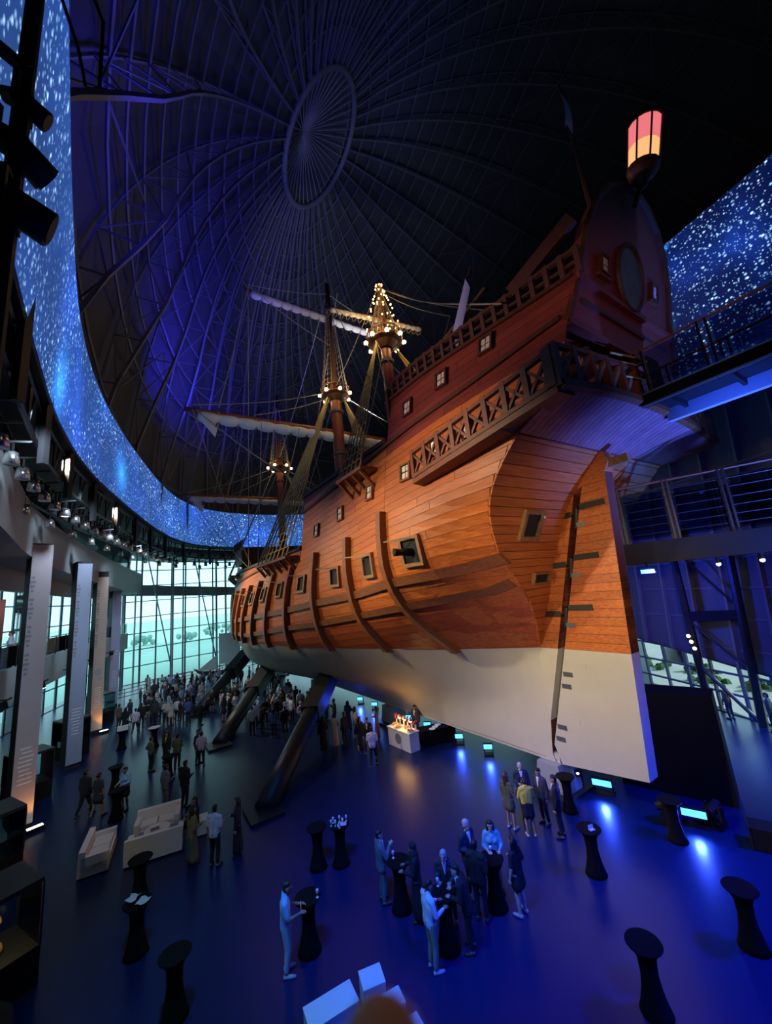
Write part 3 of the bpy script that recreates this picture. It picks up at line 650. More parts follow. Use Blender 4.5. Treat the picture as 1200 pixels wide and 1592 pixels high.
# blue flood under the gangway
e = tag(empty('flood_lamp', A + dv * 0.13 + Vector((-0.1, -0.1, -0.35)), rzb), 'bright blue flood lamp hung under the lower gangway', 'lamp')
MB().box((0, 0, 0.1), (0.5, 0.2, 0.2)).build('housing', 'black_metal', e); MB().box((0, -0.11, 0.08), (0.42, 0.02, 0.13)).build('lens', 'glow_blue', e); MB().bar((0, 0, 0.2), (0, 0.1, 0.4), 0.06).build('bracket', 'black_metal', e)
lamp('flood', 'SPOT', A + dv * 0.13 + Vector((-0.1, -0.35, -0.3)), 900, BLUE, (10, 22, 3), 0.15, 120, 0.8)
lamp('wall_wash', 'SPOT', (11.0, 20.0, 7.5), 1900, (0.03, 0.05, 1.0), (17.2, 24.5, 6.0), 0.3, 120, 1.0)
for k in range(3):
    e = tag(empty('bridge_spot', A + dv * (0.42 + 0.16 * k) + Vector((0.2, 0.3, -0.25))), ['first small white spot under the gangway, right of the blue flood', 'second small spot under the gangway', 'small cyan spot under the gangway nearest the right edge'][k], 'lamp')
    MB().ball((0, 0, 0), 0.07, 8, 6).build('lens', 'glow_white' if k < 2 else 'glow_blue_dot', e); MB().tube([(0, 0, 0.03), (0, 0, 0.25)], 0.06, 8).build('housing', 'black_metal', e)
# black staging box behind the rudder
bx = MB(); ba = Vector((8.2, 16.9, 0)); bb = Vector((10.78, 14.66, 0)); dd = (bb - ba).normalized(); nn = Vector((-dd.y, dd.x, 0)) * -1
nn = Vector((0.655, 0.755, 0)); q = [ba, bb, bb + nn * 1.15, ba + nn * 1.15]
bx.prism([(p.x, p.y) for p in q], 'z', 0, 3.5); tag(bx.build('staging_box', 'black_metal'), 'tall black staging box standing behind the rudder', 'box')

# ---- outside: hedges, a car
for k in range(7):
    rr = random.Random(k); b = MB(); x, y = 22.5 + rr.uniform(-0.8, 0.8), 27 + k * 2.6
    for j in range(14): b.ball((rr.uniform(-.8, .8), rr.uniform(-1.0, 1.0), rr.uniform(0.1, 0.55)), rr.uniform(0.18, 0.36), 6, 4)
    o = b.build('hedge_bush', 'leaf', loc=(x, y, -0.6)); tag(o, 'rounded green bush seen outside through the low right windows', 'bush', 'bushes outside the right windows')
car = tag(empty('parked_car', (31, 40, -0.5), 1.5), 'red car parked outside, seen through the right windows', 'car')
MB().prism([(-2.1, 0.3), (2.1, 0.3), (2.1, 0.8), (1.3, 0.9), (0.7, 1.45), (-1.1, 1.45), (-1.7, 0.95), (-2.1, 0.9)], 'y', -0.85, 0.85).build('body', 'car_red', car)
for sx in (-1.3, 1.3):
    for sy in (-0.85, 0.85): MB().tube([(sx, sy - 0.1, 0.32), (sx, sy + 0.1, 0.32)], 0.32, 10).build('wheel', 'tyre', car)
MB().prism([(0.62, 0.95), (0.62, 1.35), (-1.0, 1.38), (-1.4, 0.95)], 'y', -0.87, 0.87).build('side_window', 'glass_dark', car)
for k in range(15):
    rr = random.Random(100 + k); b = MB(); h = rr.uniform(2.5, 5)
    for j in range(14): b.ball((rr.uniform(-2.6, 2.6), rr.uniform(-1.6, 1.6), h * 0.5 + rr.uniform(-1.0, 1.0)), rr.uniform(0.5, 1.0), 6, 4)
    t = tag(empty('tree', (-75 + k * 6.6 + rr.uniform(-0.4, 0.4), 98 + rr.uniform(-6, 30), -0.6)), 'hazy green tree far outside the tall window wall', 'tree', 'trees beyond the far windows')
    b.build('crown', 'leaf_haze', t); MB().tube([(0, 0, 0), (0, 0, h)], 0.14, 6).build('trunk', 'leaf_haze', t)
# ================================================================== THE GALLEON (local axes: x = s forward, y = w to port, z up)
SHIP = tag(empty('galleon', S0, SHIP_ROT), 'full-size wooden galleon with white lower hull, stern towards us, propped over the floor', 'ship')
ZL = [1.2, 1.8, 2.4, 3.2, 4.2, 5.4, 6.5, 7.5, 8.5, 9.5, 11.0, 12.5, 14.0, 15.5, 17.5]
TS = [0.75, 0.7, 0.6, 0.5, 0.47, 0.45, 0.05, -0.35, -0.72, -1.15, -2.0, -3.4, -4.9, -5.05, -5.45]
TW = [0.30, 0.30, 0.30, 0.30, 0.30, 0.30, 0.85, 1.6, 2.8, 3.95, 4.8, 4.85, 4.6, 3.95, 3.2]
ST = [1, 3.7, 7.2, 11, 14.3, 19, 24, 29, 34, 38, 41.5]
WT = [[.3]*11, [.3,.35,.4,.6,.9,1.4,1.9,1.9,1.4,.8,.3], [.3,.4,.65,1.2,1.9,2.7,3.7,3.8,2.9,1.6,.4], [.3,.65,1.3,2.35,3.4,4.3,5.0,4.9,3.9,2.4,.6],
 [.35,1.2,2.3,3.6,4.7,5.6,5.8,5.5,4.5,2.9,.9], [.55,2.25,3.45,4.8,5.7,6.4,6.5,6.1,5.0,3.3,1.1], [1.8,3.7,4.4,5.3,6.0,6.5,6.55,6.2,5.15,3.5,1.3],
 [3.2,4.7,4.9,5.5,6.0,6.4,6.45,6.15,5.2,3.6,1.45], [4.5,5.2,5.1,5.55,5.9,6.2,6.2,6.0,5.2,3.7,1.6], [5.0,5.4,5.2,5.45,5.7,5.9,5.9,5.8,5.1,3.75,1.7],
 [5.15,5.35,5.1,5.25,5.25,5.4,5.5,5.4,4.9,3.75,1.8], [5.0,5.15,5.0,5.05,5.05,5.1,5.2,5.1,4.7,3.65,1.8], [4.8,4.9,4.85,4.85,4.85,4.9,4.9,4.9,4.6,3.6,1.8],
 [4.5,4.6,4.65,4.65,4.65,4.7,4.7,4.7,4.5,3.5,1.8], [4.2]*6 + [4.2, 4.2, 4.1, 3.4, 1.8]]
SE = [39.5, 40.2, 41, 41.8, 42.5, 43, 43.3, 43.6, 43.9, 44.2, 44.6, 45, 45.4, 45.7, 46]
def ci(x, xs, ys):
    x = min(max(x, xs[0]), xs[-1]); i = min(int(np.searchsorted(xs, x, side='right')) - 1, len(xs) - 2); h = xs[i + 1] - xs[i]; f = (x - xs[i]) / h
    a, c = max(i - 1, 0), min(i + 2, len(xs) - 1); m1 = (ys[i + 1] - ys[a]) / (xs[i + 1] - xs[a]) * h; m2 = (ys[c] - ys[i]) / (xs[c] - xs[i]) * h
    return (2*f**3-3*f**2+1) * ys[i] + (f**3-2*f**2+f) * m1 + (-2*f**3+3*f**2) * ys[i+1] + (f**3-f**2) * m2
def Taft(z): return float(ci(z, ZL, TS)) if z > 5.4 else float(np.interp(z, ZL, TS))
def Waft(z): return HW(Taft(z), z)
_tab = []
for i, z in enumerate(ZL):
    xs = [TS[i]] + [s for s in ST if s > TS[i] + 0.3] + [SE[i]]
    ws = [TW[i]] + [w for s, w in zip(ST, WT[i]) if s > TS[i] + 0.3] + [0.22]
    # smooth monotone-ish resample
    d = np.linspace(xs[0], xs[-1], 240); y = np.interp(d, xs, ws); k = np.array([1, 2, 3, 4, 5, 6, 7, 6, 5, 4, 3, 2, 1], float); k /= k.sum()
    yp = np.pad(y, 6, mode='edge'); 
    yp[:6] = 2 * y[0] - y[6:0:-1]; yp[-6:] = 2 * y[-1] - y[-2:-8:-1]
    y = np.convolve(yp, k, mode='valid'); y = np.maximum(y, 0.15); _tab.append((d, y))
def HW(s, z):
    z = min(max(z, ZL[0]), ZL[-1]); i = min(int(np.searchsorted(ZL, z, side='right')) - 1, len(ZL) - 2); f = (z - ZL[i]) / (ZL[i + 1] - ZL[i])
    # smooth in z with catmull-rom across levels
    def g(k): k = min(max(k, 0), len(ZL) - 1); d, y = _tab[k]; return float(np.interp(s, d, y))
    p0, p1, p2, p3 = g(i - 1), g(i), g(i + 1), g(i + 2)
    z0 = ZL[max(i - 1, 0)]; z1 = ZL[i]; z2 = ZL[i + 1]; z3 = ZL[min(i + 2, len(ZL) - 1)]; h = z2 - z1
    m1 = (p2 - p0) / max(z2 - z0, 1e-6) * h; m2 = (p3 - p1) / max(z3 - z1, 1e-6) * h
    return max(0.12, (2*f**3-3*f**2+1)*p1 + (f**3-2*f**2+f)*m1 + (-2*f**3+3*f**2)*p2 + (f**3-f**2)*m2)
def Send(z): return float(np.interp(z, ZL, SE))
def sheer(s): return float(np.interp(s, [-6, 0, 3.7, 11, 15, 32, 45], [0.05, -0.1, -0.42, -1.05, -1.4, -2.3, -2.4]))
SECS = [(-9, 3.5, 17.1), (3.5, 13.6, 15.0), (13.6, 33.0, 11.5), (33.0, 60, 12.6)]
WLZ = 5.4
# hull shell
def hull_shell(side):
    b = MB()
    zs_w = list(np.linspace(1.2, WLZ, 12))
    # white bottom
    rows = []
    for z in zs_w:
        a, e = Taft(z), Send(z); rows.append([(s, side * HW(s, z), z) for s in a + (e - a) * np.linspace(0, 1, 64) ** 1.15])
    b.grid(rows, 0)
    for sa, sb, zt in SECS:
        rows = []
        for z in np.linspace(WLZ, zt, 14):
            a = max(sa, Taft(z)); e = min(sb, Send(z))
            rows.append([(s, side * (HW(s, z) - 0.0), z) for s in np.linspace(a, e, 24)])
        b.grid(rows, 1)
    return b
b = hull_shell(1); b2 = hull_shell(-1); b.add(b2.v, b2.f); b.mi = b.mi[:len(b.f) - len(b2.f)] + b2.mi
b.add([(0.6, -0.3, 1.2), (0.6, 0.3, 1.2), (39.6, 0.25, 1.2), (39.6, -0.25, 1.2)], [(0, 1, 2, 3)], 0)
b.build('hull', ['white_hull', 'wood_side'], SHIP, True)
# bottom keel timber
MB().box((20.2, 0, 1.25), (39.4, 0.5, 0.35)).build('keel', 'white_hull', SHIP)
# side planks
def plank(zk0, zk1, s0, s1, side=1, n=6, proud=0.022, gap=0.007, m='wood_side', zmax=99):
    rows = [[], [], [], []]
    for s in np.linspace(s0, s1, n):
        z0 = min(max(WLZ, zk0 + sheer(s)), zmax) + gap; z1 = min(max(WLZ, zk1 + sheer(s)), zmax) - gap
        if z1 - z0 < 0.03: z1 = z0 + 0.001
        sa0 = max(s, Taft(z0) - 0.0); sa1 = max(s, Taft(z1) - 0.0)
        w0 = HW(sa0, z0); w1 = HW(sa1, z1)
        rows[0].append((sa0, side * (w0 - 0.01), z0)); rows[1].append((sa0, side * (w0 + proud), z0)); rows[2].append((sa1, side * (w1 + proud), z1)); rows[3].append((sa1, side * (w1 - 0.01), z1))
    b = MB(); b.grid(rows)
    b.add([rows[k][0] for k in range(4)], [(0, 1, 2, 3)]); b.add([rows[k][-1] for k in range(4)], [(3, 2, 1, 0)])
    o = b.build('plank', m, SHIP); return o
w2 = lambda s: float(np.interp(s, [-0.9, 0.3, 2.7, 6.2, 11, 15.5, 22, 32.4, 44], [8.25, 7.85, 7.6, 7.27, 6.8, 6.5, 5.93, 5.75, 5.7]))
strake = 0.34; k = 0; nplank = 0
zk = 5.45
prr = random.Random(5)
while zk < 17.5:
    zmid = zk + strake / 2
    for (sa, sb, zt) in SECS[:3] + [(33.0, 44.0, 12.6)]:
        # range of s where this strake lies between waterline and rail
        ss = np.linspace(max(sa, -6), sb, 200); ok = [s for s in ss if WLZ + 0.08 < zk + strake + sheer(s) and zk + sheer(s) + 0.1 < zt and s >= Taft(max(WLZ, zmid + sheer(s))) - 0.05 and s < Send(zmid) - 0.4]
        if not ok: continue
        a, e = ok[0], ok[-1]
        if e - a < 0.4: continue
        L = {0: 4.9, 1: 5.4, 2: 9.7, 3: 12}[[x[0] for x in SECS].index(sa)]
        cuts = [a]; x = a + L * (0.45 + 0.55 * ((k * 0.37) % 1))
        while x < e - 1.2: cuts.append(x); x += L
        cuts.append(e)
        for c0, c1 in zip(cuts[:-1], cuts[1:]):
            mid = zmid + sheer((c0 + c1) / 2)
            plank(zk, zk + strake, c0 + 0.008, c1 - 0.008, 1, max(4, int((c1 - c0) / 1.1) + 1), m='wood_upper_dim' if mid > 14.55 else ('wood_low_shade' if mid < w2((c0 + c1) / 2) else 'wood_side'), zmax=zt); nplank += 1
    zk += strake; k += 1
print('planks', nplank)
# strip along the side (wale, moulding, rail)
def strip(name, zf, s0, s1, h, proud, m, side=1, n=30, w_in=0.05):
    rows = [[], [], [], []]
    for s in np.linspace(s0, s1, n):
        z = zf(s); z0, z1 = z - h / 2, z + h / 2; wa, wb_ = HW(s, z0), HW(s, z1)
        rows[0].append((s, side * (wa - w_in), z0)); rows[1].append((s, side * (wa + proud), z0)); rows[2].append((s, side * (wb_ + proud), z1)); rows[3].append((s, side * (wb_ - w_in), z1))
    b = MB(); b.grid(rows + [rows[0]]); b.add([rows[k][0] for k in range(4)], [(0, 1, 2, 3)]); b.add([rows[k][-1] for k in range(4)], [(3, 2, 1, 0)])
    return b.build(name, m, SHIP)
w1 = lambda s: float(np.interp(s, [-1.3, 0.65, 3.7, 6.5, 11, 15.3, 32.4, 44], [9.02, 8.72, 8.55, 8.24, 7.95, 7.6, 6.65, 6.5]))
w2 = lambda s: float(np.interp(s, [-0.9, 0.3, 2.7, 6.2, 11, 15.5, 22, 32.4, 44], [8.25, 7.85, 7.6, 7.27, 6.8, 6.5, 5.93, 5.75, 5.7]))
for side in (1, -1):
    strip('wale', w1, -1.05, 43.0, 0.36, 0.16, 'wood_trim', side, 60); strip('wale', w2, -0.45, 43.0, 0.3, 0.16, 'wood_trim', side, 60)
    strip('moulding', lambda s: float(np.interp(s, [-5.05, -1.4, 1.65, 5.4, 13.6], [15.7, 15.2, 14.98, 14.55, 13.9])), -4.85, 13.5, 0.2, 0.14, 'wood_dark', side)
    strip('moulding', lambda s: 17.1, -5.2, 3.5, 0.16, 0.14, 'wood_dark', side)
    strip('rail_cap', lambda s: 15.0, 3.5, 13.6, 0.22, 0.16, 'wood_dark', side); strip('rail_cap', lambda s: 11.5, 13.6, 33, 0.2, 0.2, 'iron', side)
    strip('moulding', lambda s: float(np.interp(s, [3.5, 13.6, 33], [12.7, 11.6, 10.2])), 13.6, 33, 0.18, 0.12, 'wood_dark', side)
# riders
for s, zt in zip((3.55, 7.1, 10.9, 14.4, 17.6, 20.6, 23.4, 26.0, 28.4, 30.6, 32.6), (11.6, 11.1, 10.85, 10.5, 10.2, 9.95, 9.8, 9.7, 9.6, 9.5, 9.4)):
    rows = [[], [], [], []]
    for z in np.linspace(5.25, zt, 12):
        w = HW(s, z); rows[0].append((s - 0.17, w - 0.06, z)); rows[1].append((s - 0.17, w + 0.34, z)); rows[2].append((s + 0.17, w + 0.34, z)); rows[3].append((s + 0.17, w - 0.06, z))
    b = MB(); b.grid(rows + [rows[0]]); b.add([rows[q][0] for q in range(4)], [(0, 1, 2, 3)]); b.add([rows[q][-1] for q in range(4)], [(3, 2, 1, 0)])
    b.build('rider', 'wood_trim', SHIP)
# ports and windows on the side
def on_side(s, z, side=1):
    w = HW(s, z); dz = (HW(s, z + 0.2) - HW(s, z - 0.2)) / 0.4; ds = (HW(s + 0.3, z) - HW(s - 0.3, z)) / 0.6
    t1 = Vector((1, ds, 0)).normalized(); t2 = Vector((0, dz, 1)).normalized(); n = t2.cross(t1).normalized()
    if n.y < 0: n = -n
    return Vector((s, w, z)), t1, t2, n
def obox(b, o, t1, t2, n, x0, x1, y0, y1, d0, d1, mi=0):
    vs = [o + t1 * x + t2 * y + n * d for d in (d0, d1) for x, y in ((x0, y0), (x1, y0), (x1, y1), (x0, y1))]
    return b.add(vs, [(3, 2, 1, 0), (4, 5, 6, 7), (0, 1, 5, 4), (1, 2, 6, 5), (2, 3, 7, 6), (3, 0, 4, 7)], mi)
def port(fr, hw, hh, fw, lid=True, panes=False, m='wood_frame', glow=None):
    o, t1, t2, n = fr; b = MB()
    for x0, x1, y0, y1 in ((-hw - fw, hw + fw, hh, hh + fw), (-hw - fw, hw + fw, -hh - fw, -hh), (-hw - fw, -hw, -hh, hh), (hw, hw + fw, -hh, hh)): obox(b, o, t1, t2, n, x0, x1, y0, y1, -0.03, 0.16)
    f = b.build('gun_port' if not panes else 'window', m, SHIP)
    b = MB(); obox(b, o, t1, t2, n, -hw, hw, -hh, hh, 0.0, 0.045); b.build('opening_shade' if not panes else 'pane_back', 'black_wall', f)  # black panel stands in for the shade inside a gun port
    if panes:
        for i in (-1, 1):
            for j in (-1, 1):
                b = MB(); obox(b, o, t1, t2, n, *( (-hw * 0.92, -hw * 0.1) if i < 0 else (hw * 0.1, hw * 0.92)), *((-hh * 0.92, -hh * 0.1) if j < 0 else (hh * 0.1, hh * 0.92)), 0.04, 0.09); b.build('pane', glow or 'pane_pale', f)
    if lid:
        b = MB(); b.bar(o + t2 * hh * 1.1 - t1 * hw, o + t2 * (hh * 1.2) + n * 0.9 + t1 * hw * 1.4, 0.05); b.build('lid_rod', 'rope', f)
    return f
for s, z, r in ((1.95, 9.7, 0.42), (5.05, 9.46, 0.38), (8.6, 9.25, 0.36), (12.6, 9.15, 0.36), (16.0, 9.0, 0.36), (19.2, 8.85, 0.36), (22.2, 8.7, 0.36), (25.0, 8.6, 0.36)):
    port(on_side(s, z), r, r * 1.1, 0.14)
for s, z in ((1.95, 12.95), (4.75, 12.85), (8.0, 12.55), (11.1, 12.2)): port(on_side(s, z), 0.24, 0.30, 0.09, False, True, 'wood_trim')
for s, z in ((2.0, 15.95), (-0.05, 16.22), (-2.15, 16.5)): port(on_side(s, z), 0.22, 0.30, 0.08, False, True, 'wood_dark')
# stern tuck: planks across the flat stern
def tuck_pt(z, w): return Vector((Taft(z) - 0.02 * 0, w, z))
z = 5.5
while z < 12.4:
    z2 = min(z + 0.285, 12.45); b = MB(); rows = [[], [], [], []]
    for t in np.linspace(-1, 1, 9):
        for q, (zz, dd_) in enumerate(((z + 0.012, 0.02), (z + 0.012, -0.045), (z2 - 0.012, -0.045), (z2 - 0.012, 0.02))):
            rows[q].append((Taft(zz) + dd_, t * (Waft(zz) + 0.02), zz))
    b.grid(rows); b.add([rows[q][0] for q in range(4)], [(0, 1, 2, 3)]); b.add([rows[q][-1] for q in range(4)], [(3, 2, 1, 0)])
    b.build('plank', 'wood_aft', SHIP); z = z2
rows = [[(Taft(zz) + 0.015, t * Waft(zz), zz) for t in np.linspace(-1, 1, 9)] for zz in np.linspace(1.2, 12.5, 40)]
MB().grid(rows).build('tuck_backing', 'seam', SHIP)
# counter: fore-and-aft planks of the overhang
def counter_pt(t, w): # t 0 at the tuck .. 1 aft
    cam_ = 0.5 * (1 - (w / 5.5) ** 2)
    s = -3.45 - 1.75 * t; z = 12.47 + (0.30 + cam_) * t ** 0.8
    return (s, w * (0.885 + 0.115 * t), z)
NW = 38
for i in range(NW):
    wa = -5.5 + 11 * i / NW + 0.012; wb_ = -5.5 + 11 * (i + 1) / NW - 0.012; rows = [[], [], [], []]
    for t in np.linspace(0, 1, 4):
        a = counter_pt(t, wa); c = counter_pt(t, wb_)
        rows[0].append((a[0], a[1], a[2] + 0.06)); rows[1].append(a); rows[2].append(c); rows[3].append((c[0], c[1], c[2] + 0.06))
    b = MB(); b.grid(rows + [rows[0]]); b.build('plank', 'wood_counter_lit', SHIP)
rows = [[(lambda p: (p[0], p[1], p[2] + 0.05))(counter_pt(t, w)) for w in np.linspace(-5.5, 5.5, 14)] for t in (0, 0.3, 0.6, 1.0)]
MB().grid(rows).build('counter_backing', 'seam', SHIP)
# sternpost fin and rudder
def slit(z): return float(np.interp(z, [1.08, 1.75, 11.3, 12.4], [0.50, 0.72, -2.37, -3.0]))
fin_z = [1.1, 1.75] + list(np.arange(2.2, 11.25, 0.30)) + [11.3]
def fin_piece(zs, f_aft, f_fwd, th, name, m, parent):
    b = MB(); rows = [[], [], [], []]
    for z in zs:
        a, f = f_aft(z), f_fwd(z)
        rows[0].append((a, th, z)); rows[1].append((f, th, z)); rows[2].append((f, -th, z)); rows[3].append((a, -th, z))
    b.grid(rows + [rows[0]]); b.add([rows[q][0] for q in range(4)], [(0, 1, 2, 3)]); b.add([rows[q][-1] for q in range(4)], [(3, 2, 1, 0)])
    return b.build(name, m, parent)
fa = lambda z: slit(z) + 0.15
ff = lambda z: Taft(z) + 0.6 if z > 5.4 else 1.0
post = fin_piece([1.1, 1.75, 2.5, 3.5, 4.5, 5.4], fa, ff, 0.298, 'sternpost', 'white_hull', SHIP)
z = 5.4
while z < 11.25:
    z2 = min(z + 0.30, 11.3); fin_piece([z + 0.008, z2 - 0.008], fa, ff, 0.33, 'plank', 'wood_aft', post); z = z2
fin_piece([5.4, 8, 11.28], fa, ff, 0.315, 'core', 'seam', post)
ra = lambda z: float(np.interp(z, [1.45, 5.4, 11.5, 12.3], [-2.72, -3.0, -3.42, -3.5]))
rf = lambda z: slit(z) - 0.12
rud = MB(); prof = [(rf(1.1), 1.1), (rf(1.75), 1.75)] + [(rf(z), z) for z in (3, 4.2, 5.4)] + [(ra(z), z) for z in (5.4, 4.2, 3.0, 1.45)]
rud.prism(prof, 'y', -0.29, 0.29); rudder = rud.build('rudder', 'white_hull', SHIP)
z = 5.4
while z < 11.7:
    z2 = min(z + 0.30, 11.72); fin_piece([z + 0.008, z2 - 0.008], ra, rf, 0.29, 'plank', 'wood_aft', rudder); z = z2
fin_piece([5.4, 8, 11.7], ra, rf, 0.275, 'core', 'seam', rudder)
MB().prism([(-2.35, 11.35), (-3.42, 11.7), (-3.62, 12.05), (-3.5, 12.45), (-3.0, 12.6), (-2.62, 12.3)], 'y', -0.27, 0.27).build('rudder_head', 'wood_aft', rudder)
MB().box((-3.75, 0, 12.0), (0.9, 0.28, 0.3)).build('tiller', 'wood_frame', rudder)
for z in (10.55, 8.7, 6.85):
    b = MB(); b.box((slit(z) - 0.62, 0, z + 0.10), (0.95, 0.64, 0.22)); b.build('strap', 'iron', rudder)
    b = MB(); b.box((slit(z) + 0.62, 0, z - 0.12), (0.85, 0.72, 0.22)); b.build('strap', 'iron', post)
    MB().tube([(slit(z - 0.5) + 0.05, 0.12, z - 0.65), (slit(z) + 0.05, 0.12, z + 0.1)], 0.09, 8).build('pintle', 'iron', rudder)
    MB().box((slit(z - .5) - 0.25, 0, z - 0.55), (0.35, 0.62, 0.16)).build('gudgeon', 'steel', rudder)
for z in (4.75, 2.75):
    b = MB(); b.box((slit(z) - 0.62, 0, z + 0.05), (0.9, 0.60, 0.2)); b.build('strap', 'white_hull', rudder)
    for dz in (0.0, -0.45): MB().box((slit(z + dz) - 0.28, 0, z + dz - 0.28), (0.38, 0.61, 0.17)).build('gudgeon', 'steel', rudder)
# tuck port and grating
def on_tuck(w, z):
    o = Vector((Taft(z) - 0.03, w, z)); t2 = (Vector((Taft(z + 0.3), w, z + 0.3)) - Vector((Taft(z - 0.3), w, z - 0.3))).normalized(); t1 = Vector((0, 1, 0)); n = Vector((-t2.z, 0, t2.x)); n = n if n.x < 0 else -n
    return o, t1, t2, n
f = port(on_tuck(2.35, 10.1), 0.42, 0.42, 0.15)
f = port(on_tuck(1.15, 8.2), 0.42, 0.17, 0.06, False)
for i in range(5):
    b = MB(); o, t1, t2, n = on_tuck(1.15, 8.2); obox(b, o, t1, t2, n, -0.42, 0.42, -0.15 + i * 0.068, -0.12 + i * 0.068, 0.03, 0.1); b.build('slat', 'iron', f)
# side and stern galleries
def gal_z(s): return float(np.interp(s, [-5.2, 0.9], [12.72, 12.12]))
for side in (1, -1):
    rows = [[], [], [], []]
    for s in list(np.linspace(-5.2, -3.5, 4)) + list(np.linspace(-3.3, 0.95, 6)):
        z = gal_z(s); wi = HW(max(s, Taft(12.4)), 12.2) - 0.1; dz = 0.0 if s < -3.4 else 0.14
        rows[0].append((s, side * wi, z + 0.06 - dz)); rows[1].append((s, side * 5.56, z)); rows[2].append((s, side * 5.56, z + 0.26)); rows[3].append((s, side * wi, z + 0.26))
    gal = MB(); gal.grid(rows + [rows[0]]); gal.add([rows[q][-1] for q in range(4)], [(0, 1, 2, 3)])
    if side == 1: gallery = gal.build('gallery', 'wood_gallery', SHIP)
    else: gal.build('gallery', 'wood_gallery', SHIP)
def stern_z(w): return 12.77 + 0.5 * (1 - (w / 5.5) ** 2)
for side in (1, -1):
    xs = np.linspace(-5.1, 0.85, 9)
    MB().tube([(s, side * 5.5, gal_z(s) + 0.27) for s in xs], 0.11, 5).build('beam', 'wood_gallery', gallery)
    MB().tube([(s, side * 5.5, gal_z(s) + 1.2) for s in xs], 0.10, 5).build('rail', 'wood_gallery', gallery)
    for i, s in enumerate(xs):
        r = 0.17 if i == 0 else 0.11
        MB().bar((s, side * 5.5, gal_z(s) + 0.2), (s, side * 5.5, gal_z(s) + 1.3), r * 1.6).build('post', 'wood_gallery', gallery)
    for a, c in zip(xs[:-1], xs[1:]):
        MB().bar((a, side * 5.5, gal_z(a) + 0.3), (c, side * 5.5, gal_z(c) + 1.15), 0.09).build('cross_brace', 'wood_gallery', gallery)
        MB().bar((a, side * 5.5, gal_z(a) + 1.15), (c, side * 5.5, gal_z(c) + 0.3), 0.09).build('cross_brace', 'wood_gallery', gallery)
ws = np.linspace(-5.5, 5.5, 13)
MB().tube([(-5.25, w, stern_z(w) + 0.16) for w in ws], 0.16, 5).build('beam', 'wood_gallery', gallery)
MB().tube([(-5.25, w, stern_z(w) + 1.25) for w in ws if w > -0.1], 0.10, 5).build('rail', 'wood_gallery', gallery)
for i, w in enumerate(ws):
    if 0.4 > w > -2.2: continue
    MB().bar((-5.25, w, stern_z(w) + 0.1), (-5.25, w, stern_z(w) + 1.3), 0.2).build('post', 'wood_gallery', gallery)
for a, c in zip(ws[:-1], ws[1:]):
    if a < 0.4 and c > -2.2: continue
    MB().bar((-5.25, a, stern_z(a) + 1.2), (-5.25, c, stern_z(c) + 0.25), 0.13).build('cross_brace', 'wood_frame', gallery)
# gallery doors seen between the braces
for s in (-1.5, 0.2): port(on_side(s, 13.35), 0.16, 0.28, 0.06, False, True, 'wood_dark', 'pane_lit')
# transom: recessed wall, upper panel, arch
MB().box((-4.4, 0, 14.3), (0.2, 7.6, 2.1)).build('transom_wall', 'wood_dark', SHIP)
for w in (2.9, 1.75, 0.7):
    b = MB()
    for i in range(4):
        y = w - 0.3 + i * 0.2
        b.bar((-4.53, y - 0.12, 14.2), (-4.53, y + 0.12, 14.95), 0.03); b.bar((-4.53, y + 0.12, 14.2), (-4.53, y - 0.12, 14.95), 0.03)
    b.build('lattice_window', 'rope', SHIP)
def tr_s(z): return float(np.interp(z, [15.4, 18.18, 21.6], [-4.95, -5.46, -6.2]))
arch = [(3.9, 15.45), (3.5, 16.6), (3.2, 17.8), (2.95, 19.0), (2.5, 20.0), (1.8, 20.8), (0.95, 21.3), (0, 21.5)]
def tc(z): return -0.10 * max(0, z - 16)
full = [(w + tc(z), z) for w, z in arch] + [(-w + tc(z), z) for w, z in arch[::-1][1:]]
b = MB(); n = len(full); vs = [(tr_s(z), w, z) for w, z in full] + [(tr_s(z) + 0.35, w, z) for w, z in full]
mid0 = len(vs); 
for i in range(len(arch) - 1):
    a, c = arch[i], arch[i + 1]
    a = (a[0], a[1], tc(a[1])); c = (c[0], c[1], tc(c[1])); b.add([(tr_s(a[1]), a[2] + a[0], a[1]), (tr_s(a[1]), a[2] - a[0], a[1]), (tr_s(c[1]), c[2] - c[0], c[1]), (tr_s(c[1]), c[2] + c[0], c[1])], [(0, 1, 2, 3)])
    b.add([(tr_s(a[1]) + 0.35, a[2] + a[0], a[1]), (tr_s(a[1]) + 0.35, a[2] - a[0], a[1]), (tr_s(c[1]) + 0.35, c[2] - c[0], c[1]), (tr_s(c[1]) + 0.35, c[2] + c[0], c[1])], [(0, 1, 2, 3)])
    for sg in (1, -1): b.add([(tr_s(a[1]), a[2] + sg * a[0], a[1]), (tr_s(c[1]), c[2] + sg * c[0], c[1]), (tr_s(c[1]) + 0.35, c[2] + sg * c[0], c[1]), (tr_s(a[1]) + 0.35, a[2] + sg * a[0], a[1])], [(0, 1, 2, 3)])
b.add([(-4.3, 4.0, 15.45), (-4.3, -4.0, 15.45), (-4.96, -3.9, 15.45), (-4.96, 3.9, 15.45)], [(0, 1, 2, 3)])
transom = b.build('transom', 'wood_upper_dim', SHIP)
MB().tube([(tr_s(z) - 0.02, w, z) for w, z in full], 0.13, 5).build('arch_moulding', 'wood_dark', transom)
for zz in (15.45, 17.0):
    ww = np.interp(zz, [q[1] for q in arch], [q[0] for q in arch]); MB().bar((tr_s(zz) - 0.05, -ww, zz), (tr_s(zz) - 0.05, ww, zz), 0.2).build('sill_moulding', 'wood_upper_dim', transom)
b = MB(); b.tube([(tr_s(18.15) + 0.02, 0.0, 18.15), (tr_s(18.15) - 0.14, 0.0, 18.15)], 1, 28)
